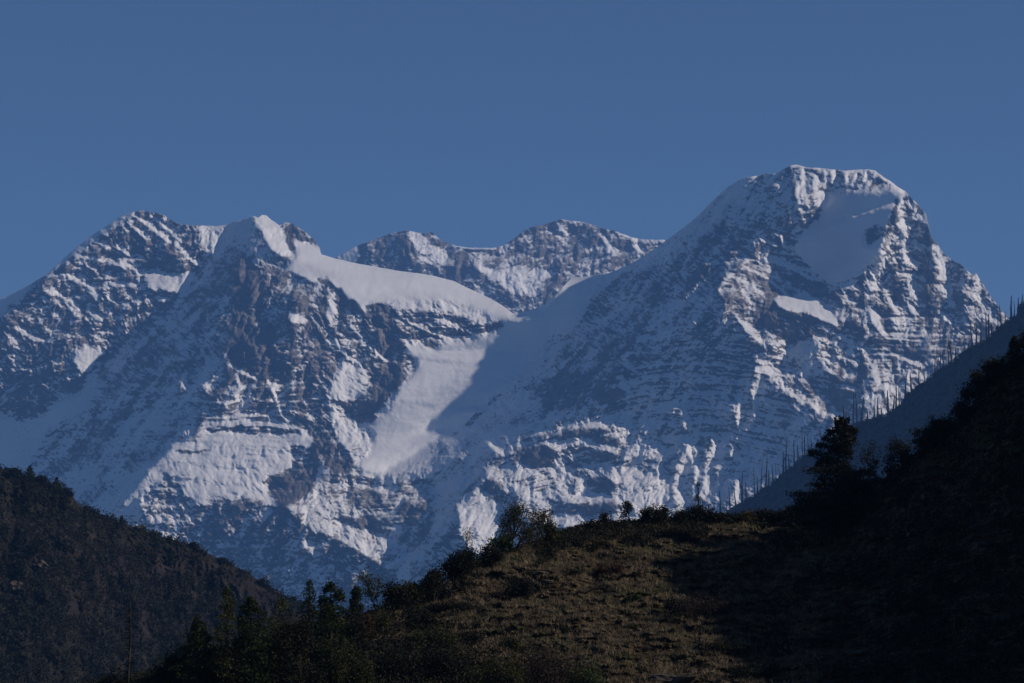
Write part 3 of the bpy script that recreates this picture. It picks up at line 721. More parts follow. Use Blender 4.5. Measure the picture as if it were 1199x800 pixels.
# bushy hillside on the left
TOP_L = [(-90,505),(-40,528),(0,548),(16,556),(33,556),(48,563),(62,568),(78,573),(93,592),(108,598),(124,604),(156,617),(192,629),(221,637),(254,653),(280,666),(306,681),(325,693),(400,733),(470,775),(540,830)]
us = np.arange(-89, 540, .8)
tp = np.interp(us, [p[0] for p in TOP_L], [p[1] for p in TOP_L])
tpl = tp + 1.4*fbm(us/8, us*0+4.2, 4, .7, 931)
def dep_l0(U, V):
    t = np.interp(U, [p[0] for p in TOP_L], [p[1] for p in TOP_L])
    y = 1850 + (U-150)*.13 - (V-t)*1.3
    spur = np.cos((U*.75 + (V-600)*.55)/34.0 + 1.2*fbm(U/60, V/60, 2, .5, 53))
    return y + spur*17*sstep(5, 60, V-t) + 18*fbm(U/45, V/60, 4, .55, 51, ridged=True)*sstep(0, 30, V-t)
def dep_l(U, V):
    return dep_l0(U, V) + 4.2*fbm(U/5, V/4, 3, .6, 52)
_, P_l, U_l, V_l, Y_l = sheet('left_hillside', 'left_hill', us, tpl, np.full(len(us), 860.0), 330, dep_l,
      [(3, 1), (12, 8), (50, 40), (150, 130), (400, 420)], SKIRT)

# grassy foreground spur and the dark slope on its right
TOP_F = [(-90,870),(0,840),(110,806),(180,792),(250,776),(320,758),(380,738),(430,716),(470,704),(500,697),(530,676),(560,656),(585,645),(605,640),(625,634),(650,624),(680,616),(710,612),(760,609),(800,607),(850,605),(900,604),(925,602),(945,600),(960,596),(985,590),(1010,578),(1040,556),(1060,540),(1080,522),(1100,507),(1120,494),(1135,478),(1150,455),(1165,440),(1185,424),(1199,412),(1240,385),(1270,372),(1300,368),(1340,372),(1380,350),(1430,352),(1480,330),(1540,345),(1600,335),(1700,350),(1800,380)]  # past the right picture edge the unseen crest is shaped for its shadow
TFU = [p[0] for p in TOP_F]; TFV = [p[1] for p in TOP_F]
def crest_y(u): return np.interp(u, [-90, 300, 560, 700, 900, 1000, 1199, 1400, 1800], [262, 285, 318, 335, 345, 335, 315, 300, 280])
def dep_f0(U, V):
    t = np.interp(U, TFU, TFV)
    yc = crest_y(U)
    yb = np.interp(U, [-90, 400, 640, 900, 1200, 1400, 1800], [250, 250, 262, 262, 235, 205, 190])
    s = np.clip((V-t)/(840-t), 0, 1)
    return yc + (yb-yc)*s**.92
def dep_f(U, V):
    t = np.interp(U, TFU, TFV); k = sstep(0, 25, V-t)
    y = dep_f0(U, V)
    d = 4.6*fbm(U/75, V/32, 3, .5, 61)*k + 1.7*fbm(U/24, V/8, 4, .6, 62, ridged=True)*(.3+.7*k)
    tt = (V + .12*U + 6*fbm(U/60, V/30, 3, .5, 65))/11.0; f_ = tt-np.floor(tt)
    d += (sstep(.25, .75, f_)-f_)*1.9*sstep(-.2, .4, perlin(U/50, V/22, 66))*k
    d += .45*fbm(U/6, V/3.2, 3, .6, 63)
    return y + d
us = np.concatenate([np.arange(-89, 1230, 1.0), np.arange(1230, 1800, 5.0)])
tpf = np.interp(us, TFU, TFV) + .5*fbm(us/10, us*0+5.2, 4, .6, 941)
_, P_f, U_f, V_f, Y_f = sheet('grassy_hillside', 'grass_slope', us, tpf, np.full(len(us), 850.0), 300, dep_f,
      [(1, .3), (4, 1.8), (12, 7), (30, 22), (90, 80)], SKIRT)

# valley floor
gv = [(-9000, -700), (9000, -700), (9000, 21500), (-9000, 21500)]
nx, ny = 60, 60
gx, gy = np.meshgrid(np.linspace(-9000, 9000, nx), np.linspace(-700, 21500, ny))
gz = -60 + 0*gx
tag(mesh_np('ground', np.stack([gx, gy, gz], -1).reshape(-1, 3), grid_faces(ny, nx)[:, ::-1], 'valley'), kind='structure')

# haze
def box_obj(name, x0, x1, y0, y1, z0, z1):
    v = [(x, y, z) for x in (x0, x1) for y in (y0, y1) for z in (z0, z1)]
    f = [(0, 1, 3, 2), (4, 6, 7, 5), (0, 4, 5, 1), (2, 3, 7, 6), (0, 2, 6, 4), (1, 5, 7, 3)]
    me = bpy.data.meshes.new(name); me.from_pydata(v, [], f); me.update()
    o = bpy.data.objects.new(name, me); COL.objects.link(o); return o
hz = box_obj('haze', -9100, 9100, -800, 21600, -63.5, 3600)
hm = bpy.data.materials.new('haze_air'); hm.use_nodes = True; hn = hm.node_tree; hn.nodes.clear()
ho = hn.nodes.new('ShaderNodeOutputMaterial'); pv = hn.nodes.new('ShaderNodeVolumePrincipled')
pv.inputs['Color'].default_value = (.175, .43, 1.0, 1); pv.inputs['Density'].default_value = HAZE_D; pv.inputs['Anisotropy'].default_value = 0.0
hn.links.new(pv.outputs[0], ho.inputs['Volume']); hz.data.materials.append(hm)
tag(hz, kind='stuff')
# ------------------------------------------------------------------ plants: builders
RNG = np.random.default_rng(7)
def g_f(u, v):
    """ground point of the foreground hillside under photo pixel (u, v)"""
    j = int(np.clip(round(u+89), 0, P_f.shape[1]-1)) if u < 1229 else int(np.argmin(np.abs(U_f[0]-u)))
    i = int(np.clip(np.searchsorted(V_f[:, j], v), 0, P_f.shape[0]-1))
    return Vector(P_f[i, j])
def g_l(u, v):
    j = int(np.clip(round((u+89)/.8), 0, P_l.shape[1]-1)); i = int(np.clip(np.searchsorted(V_l[:, j], v), 0, P_l.shape[0]-1))
    return Vector(P_l[i, j])

def tube(path, radii, k=5):
    path = np.asarray(path, float); n = len(path)
    d = np.gradient(path, axis=0); d /= np.linalg.norm(d, axis=1, keepdims=True)+1e-9
    ref = np.where(np.abs(d[:, 2:3]) > .9, np.array([[1., 0, 0]]), np.array([[0, 0, 1.]]))
    a = np.cross(d, ref); a /= np.linalg.norm(a, axis=1, keepdims=True)+1e-9; b = np.cross(d, a)
    t = np.linspace(0, 2*np.pi, k, endpoint=False)
    v = path[:, None, :] + np.asarray(radii)[:, None, None]*(a[:, None, :]*np.cos(t)[None, :, None] + b[:, None, :]*np.sin(t)[None, :, None])
    i = np.arange(n*k).reshape(n, k); j = np.roll(i, -1, 1)
    f = np.stack([i[:-1], j[:-1], j[1:], i[1:]], -1).reshape(-1, 4)
    return v.reshape(-1, 3), f
class Acc:
    def __init__(s): s.v = []; s.f = []; s.n = 0
    def add(s, v, f):
        if len(v) == 0: return
        s.v.append(v); s.f.append(f+s.n); s.n += len(v)
    def build(s, name, mat, parent=None, origin=None, smooth=True):
        return mesh_np(name, np.concatenate(s.v), np.concatenate(s.f), mat, parent=parent, origin=origin, smooth=smooth)
def leaves(c, size, rng, flat=.0, aspect=.55):
    """leaf-sized faces (small bent quads) at the given centres"""
    c = np.asarray(c, float); n = len(c)
    a = rng.standard_normal((n, 3)); a[:, 2] *= (1-flat); a /= np.linalg.norm(a, axis=1, keepdims=True)
    b = rng.standard_normal((n, 3)); b[:, 2] *= (1-flat); b -= a*(a*b).sum(1, keepdims=True); b /= np.linalg.norm(b, axis=1, keepdims=True)
    s = (np.asarray(size)*np.ones(n)*rng.uniform(.6, 1.35, n))[:, None]
    a = a*s*.5; b = b*s*.5*aspect
    v = np.stack([c-a, c+b*1.0, c+a, c-b*1.0], 1).reshape(-1, 3)
    return v, np.arange(n*4).reshape(n, 4)

def root(name, p, label, cat, group=None):
    o = bpy.data.objects.new(name, None); COL.objects.link(o); o.location = p; o.empty_display_size = .5
    tag(o, label, cat, group); return o

def conifer(name, p, H, W, label, cat='tree', group=None, mat='conifer', seed=1, n=5200, gappy=.25, lean=0., leaf=.30, droop=.25, low=.06, bark='bark', power=.8, tiers=1.0, tuft=1.0):
    rng = np.random.default_rng(seed); o = root(name, p, label, cat, group)
    zs = np.linspace(-.6, H, 14); wob = np.cumsum(rng.normal(0, .03*H/14, (14, 2)), 0)
    path = np.stack([wob[:, 0]+lean*np.clip(zs, 0, H), wob[:, 1], zs], 1)
    T = Acc(); T.add(*tube(path, np.linspace(.028*H+.03, .012, 14), 7))
    C = []; nb = int((26 + H*5)*tiers)
    for i in range(nb):
        t = low + (1-low)*(i+rng.uniform(0, 1))/nb
        z = t*H; r = W*.74*((1-t)**power)*rng.uniform(.45, 1.2)*(1-gappy*rng.random()) + .12
        if rng.random() < gappy*.35: continue
        az = i*2.4 + rng.normal(0, .4); x0 = np.interp(z, zs, path[:, 0]); y0 = np.interp(z, zs, path[:, 1])
        dv = np.array([math.cos(az), math.sin(az), 0]); up = .35*(t-.3)
        s_ = np.linspace(0, 1, 6); bp = np.array([x0, y0, z])[None]+dv[None]*r*s_[:, None]
        bp[:, 2] += r*(up*s_ - droop*s_**2)
        T.add(*tube(bp, np.linspace(.010*H*(1-t)+.018, .006, 6), 4))
        m = int(n/nb*(.35+1.3*(r/(W*.5)))); q = rng.beta(2.0, 1.1, m)
        cc = np.array([x0, y0, z])[None]+dv[None]*(r*q)[:, None]; cc[:, 2] += r*(up*q-droop*q**2)
        side = np.array([-dv[1], dv[0], 0]); wd = ((.10+.22*(1-q))*r+.10)*tuft
        cc += side[None]*(rng.normal(0, 1, m)*wd)[:, None]; cc[:, 2] += rng.normal(-.04, .09, m)*(1+.1*H)*tuft
        C.append(cc)
    L_ = Acc(); v, f = leaves(np.concatenate(C), leaf, rng, .35, .5); L_.add(v, f)
    tr = T.build('trunk', bark, o); cr = L_.build('crown', mat, o, smooth=False)
    return o

def broadleaf(name, p, H, W, label, cat='tree', group=None, mat='olive_leaf', seed=1, n=2600, leaf=.22, stems=2, cover_=.75, levels=4, bark='bark', spread=.6, clump=.34):
    rng = np.random.default_rng(seed); o = root(name, p, label, cat, group)
    T = Acc(); tips = []
    def grow(a, d, L, r, lv):
        k = 5; pts = [a]; dd = d.copy()
        for i in range(k):
            dd = dd + rng.normal(0, .16, 3) + np.array([0, 0, .06]); dd /= np.linalg.norm(dd); pts.append(pts[-1]+dd*L/k)
        T.add(*tube(pts, np.linspace(r, r*.6, k+1), 6 if lv > 2 else 4))
        if lv <= 1:
            tips.append(pts[-1]); tips.append(pts[3])
        if lv > 0:
            for i in range(3 if lv > 1 else 3):
                nd = dd + rng.normal(0, spread, 3); nd[0] *= W/H*1.25; nd /= np.linalg.norm(nd)
                grow(pts[-1 if i < 2 else rng.integers(2, 5)], nd, L*rng.uniform(.62, .85), r*.58, lv-1)
    for s in range(stems):
        d = np.array([rng.normal(0, .35), rng.normal(0, .3), 1.0]); d /= np.linalg.norm(d)
        grow(np.array([rng.normal(0, .12), rng.normal(0, .12), -.35]), d, H*.30, .022*H+.02, levels)
    allv = np.concatenate(T.v); sc = H/allv[:, 2].max()*.97; sx = W*.48/np.percentile(np.abs(allv[:, 0]), 99)
    S_ = np.array([sx, sx, sc]); T.v = [v*S_ for v in T.v]; tips = np.array(tips)*S_
    keep = tips[rng.random(len(tips)) < cover_]
    idx = rng.integers(0, len(keep), n); cc = keep[idx]+rng.normal(0, 1, (n, 3))*np.array([clump, clump, clump*.62])
    L_ = Acc(); L_.add(*leaves(cc, leaf, rng, .1, .6))
    T.build('trunk', bark, o); L_.build('crown', mat, o, smooth=False)
    return o

def shrub_mesh(H, W, rng, n, leaf, lumps=7):
    c = []
    for i in range(lumps):
        cx = rng.uniform(-.36, .36)*W; cy = rng.uniform(-.3, .3)*W; hz_ = H*rng.uniform(.45, 1.0)*(1-.5*(abs(cx)/(W*.5))**2)
        m = n//lumps; d = rng.standard_normal((m, 3)); d /= np.linalg.norm(d, axis=1, keepdims=True)
        r = rng.random(m)[:, None]**.4
        c.append(np.array([cx, cy, hz_*.5])+d*r*np.array([W*.22, W*.22, hz_*.5])*(1+.25*rng.standard_normal((m, 1))))
    c = np.concatenate(c); c[:, 2] = np.maximum(c[:, 2], -.1)
    return leaves(c, leaf, rng, .1, .6)
def shrub(name, p, H, W, label, cat='shrub', group=None, mat='dark_leaf', seed=1, n=1500, leaf=.2, lumps=7):
    rng = np.random.default_rng(seed); A = Acc(); A.add(*shrub_mesh(H, W, rng, n, leaf, lumps))
    o = root(name, p, label, cat, group)
    S_ = Acc()
    for i in range(5):
        d = rng.normal(0, .3, 2); S_.add(*tube([(0, 0, -.2), (d[0]*W*.3, d[1]*W*.3, H*.35), (d[0]*W*.8, d[1]*W*.8, H*.7)], [.04, .03, .012], 4))
    S_.build('stem', 'bark', o); A.build('crown', mat, o, smooth=False)
    return o

def snag_mesh(H, rng, forked, stubs, lean, r0):
    T = Acc(); k = 7; zs = np.linspace(-2, H, k); x = lean*zs + np.cumsum(rng.normal(0, .006*H, k)); y = np.cumsum(rng.normal(0, .006*H, k))
    T.add(*tube(np.stack([x, y, zs], 1), np.linspace(r0, r0*.32, k), 6))
    for i in range(stubs):
        t = rng.uniform(.3, .97); a = rng.uniform(0, 6.28); L_ = rng.uniform(.04, .15)*H*(1.15-t)
        b = np.array([np.interp(t*H, zs, x), np.interp(t*H, zs, y), t*H])
        T.add(*tube([b, b+np.array([math.cos(a), math.sin(a), .25])*L_*.5, b+np.array([math.cos(a), math.sin(a), .1+rng.uniform(-.3, .5)])*L_], [r0*.25, r0*.18, r0*.07], 4))
    if forked:
        t = rng.uniform(.45, .7); b = np.array([np.interp(t*H, zs, x), np.interp(t*H, zs, y), t*H]); sgn = rng.choice([-1, 1])
        T.add(*tube([b, b+np.array([sgn*.05*H, 0, .1*H]), b+np.array([sgn*.08*H, 0, .32*H])], [r0*.6, r0*.5, r0*.25], 5))
    return T

# ------------------------------------------------------------------ burnt trunks on the blue ridge
ORD = 'first second third fourth fifth sixth seventh eighth ninth tenth eleventh twelfth thirteenth fourteenth fifteenth sixteenth seventeenth eighteenth nineteenth twentieth'.split()
SN_LIST = [(826,598,20),(834,594,24),(844,590,34),(850,588,18),(855,585,30),(862,582,22),(869,580,40),(875,576,22),(884,575,36),(887,573,20),(891,572,38),(897,569,36),(900,567,22),(905,564,26),(909,561,20),(913,558,16),
  (917,555,30),(920,552,46),(925,549,20),(930,545,32),(935,541,24),(939,538,38),(942,534,26),(947,529,26),(951,526,18),
  (984,506,20),(990,503,30),(1000,498,42),(1004,497,40),(1009,496,32),(1016,493,14),(1024,490,20),(1028,489,28),(1033,487,16),
  (1040,485,32),(1046,481,22),(1049,479,30),(1053,476,26),(1060,465,34),(1067,460,24),(1075,454,32),(1083,448,18),(1094,440,24),(1098,438,30),(1101,435,26),(1105,432,22),(1111,428,26),(1115,425,34),(1119,422,18),
  (1129,414,20),(1134,411,14),(1139,408,34),(1144,406,34),(1149,403,22),(1155,400,32),(1158,399,36),(1162,392,18),(1169,386,20),(1173,381,30),(1178,378,18),(1183,376,34),(1188,372,26),(1191,366,20),(1196,358,18)]
CL = [(0, 915.5, 'above the grassy crest'), (915.5, 960, 'just left of the big conifer'), (960, 1036, 'just right of the big conifer'), (1036, 1122, 'along the middle ridge'), (1122, 1300, 'near the right picture edge')]
for lo, hi, ph in CL:
    mem = [s for s in SN_LIST if lo <= s[0] < hi]
    for i, (u, v, hp) in enumerate(mem):
        rng = np.random.default_rng(int(u*7)); forked = hp > 24 and rng.random() < .3
        j = int(np.argmin(np.abs(us_r - u))); p = Vector(P_r[min(3, 3), j]); mpx = p.y/3400.0
        o_ = snag_mesh(hp*mpx*rng.uniform(.95, 1.08), rng, forked, int(rng.integers(6, 18)), rng.normal(0, .055), 2.4*rng.uniform(.55, 1.3)).build('burnt_tree', 'charred', origin=p)
        # mesh built round its own base
        o_.data.transform(Matrix.Translation(p)); o_.data.update()
        size = 'tall' if hp >= 32 else ('short' if hp < 21 else 'bare')
        lab = f"{size} {'forked ' if forked else ''}burnt trunk {ph}, {ORD[i]} of {len(mem)} from the left"
        tag(o_, lab, 'dead tree', 'burnt trunks on the blue ridge')

rng = np.random.default_rng(57); nr = P_r.shape
J = rng.integers(0, nr[1], 5200); I = (rng.random(5200)**1.3*(nr[0]-1)*.75).astype(int); I[:900] = 0; B = P_r[I, J]
sz = rng.uniform(4, 9, len(B)); d = rng.standard_normal((len(B), 14, 3)); d /= np.linalg.norm(d, axis=2, keepdims=True); d *= rng.random((len(B), 14, 1))**.35
c = B[:, None, :]+d*sz[:, None, None]*np.array([.6, .6, .6]); c[..., 2] += sz[:, None]*.2
A = Acc(); A.add(*leaves(c.reshape(-1, 3), 3.4, rng, .1, .7)); tag(A.build('ridge_scrub', 'hill_scrub', smooth=False), kind='stuff')

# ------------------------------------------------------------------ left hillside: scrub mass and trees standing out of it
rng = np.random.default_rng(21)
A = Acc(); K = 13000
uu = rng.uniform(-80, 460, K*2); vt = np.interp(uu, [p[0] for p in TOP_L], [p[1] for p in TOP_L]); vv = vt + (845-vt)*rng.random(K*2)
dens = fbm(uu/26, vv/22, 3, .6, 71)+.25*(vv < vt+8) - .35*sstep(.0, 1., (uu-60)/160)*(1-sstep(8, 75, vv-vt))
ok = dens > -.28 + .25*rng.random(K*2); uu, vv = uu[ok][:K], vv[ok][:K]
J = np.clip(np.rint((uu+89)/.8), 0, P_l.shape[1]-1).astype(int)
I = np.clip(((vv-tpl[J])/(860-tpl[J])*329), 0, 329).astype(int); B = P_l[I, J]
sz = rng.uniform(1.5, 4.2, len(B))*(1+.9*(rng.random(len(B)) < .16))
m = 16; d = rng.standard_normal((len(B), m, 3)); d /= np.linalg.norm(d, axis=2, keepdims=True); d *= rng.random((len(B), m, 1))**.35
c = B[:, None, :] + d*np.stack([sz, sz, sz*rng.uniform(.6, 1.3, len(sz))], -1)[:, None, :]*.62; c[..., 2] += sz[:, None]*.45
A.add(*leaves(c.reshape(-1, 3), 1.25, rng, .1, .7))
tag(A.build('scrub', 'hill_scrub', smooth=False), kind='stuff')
def dist_m(p, px): return px*p.y/3400.0
for i, (kind, u, v, hp, wp, lab) in enumerate([
   ('c', 35, 562, 17, 15, 'bushy dark tree on the skyline at the top of the left hillside'),
   ('b', 16, 560, 12, 16, 'low round tree at the left end of the left hillside skyline'),
   ('b', 48, 568, 11, 14, 'small tree between two taller skyline trees on the left hillside'),
   ('c', 66, 577, 18, 16, 'dark conical tree where the left hillside skyline drops steeply'),
   ('b', 80, 583, 11, 14, 'rounded tree on the steep drop of the left hillside skyline'),
   ('c', 142, 612, 8, 5, 'tiny lone tree standing on the long slope of the left skyline'),
   ('c', 200, 660, 16, 9, 'pointed dark conifer alone on the open upper part of the left hillside'),
   ('b', 37, 656, 20, 20, 'round dark tree beside the pale rocks on the left hillside'),
   ('b', 226, 642, 6, 5, 'very small bush on the skyline of the left hillside'),
   ('b', 308, 686, 8, 9, 'dark bush at the low right end of the left skyline'),
   ('b', 260, 660, 6, 6, 'small bush halfway down the left skyline slope')]):
    p = g_l(u, v); Hm, Wm = dist_m(p, hp), dist_m(p, wp)
    if kind == 'c': conifer('conifer_tree', p, Hm, Wm, lab, seed=300+i, n=900, leaf=1.2, gappy=.2, power=.7)
    else: broadleaf('hillside_tree', p, Hm, Wm, lab, seed=300+i, mat='dark_leaf', n=700, leaf=1.2, clump=1.2, levels=3)

def rock(name, p, s, lab, seed, group=None, cat='rock', mat='stone'):
    bm_ = __import__('bmesh').new(); __import__('bmesh').ops.create_icosphere(bm_, subdivisions=3, radius=1)
    for v in bm_.verts:
        q = v.co*1.3+Vector((seed*3.1, 0, 0)); k = 1+.55*mnoise.noise(q)+.25*mnoise.noise(q*2.7)
        v.co = Vector((v.co.x*s[0]*k, v.co.y*s[1]*k, (v.co.z*.5+.2)*s[2]*2*k*.5))
    me = bpy.data.meshes.new(name); bm_.to_mesh(me); bm_.free(); me.materials.append(M[mat])
    o = bpy.data.objects.new(name, me); COL.objects.link(o); o.location = p; o.rotation_euler = (0, 0, seed*1.3)
    return tag(o, lab, cat, group)
rock('boulder', g_l(164, 619), (4.2, 3.4, 2.9), 'dark boulder on the skyline halfway down the left hillside', 3)
rock('boulder', g_l(323, 694), (2.4, 2, 1.6), 'small pale boulder at the foot of the left hillside skyline', 5)

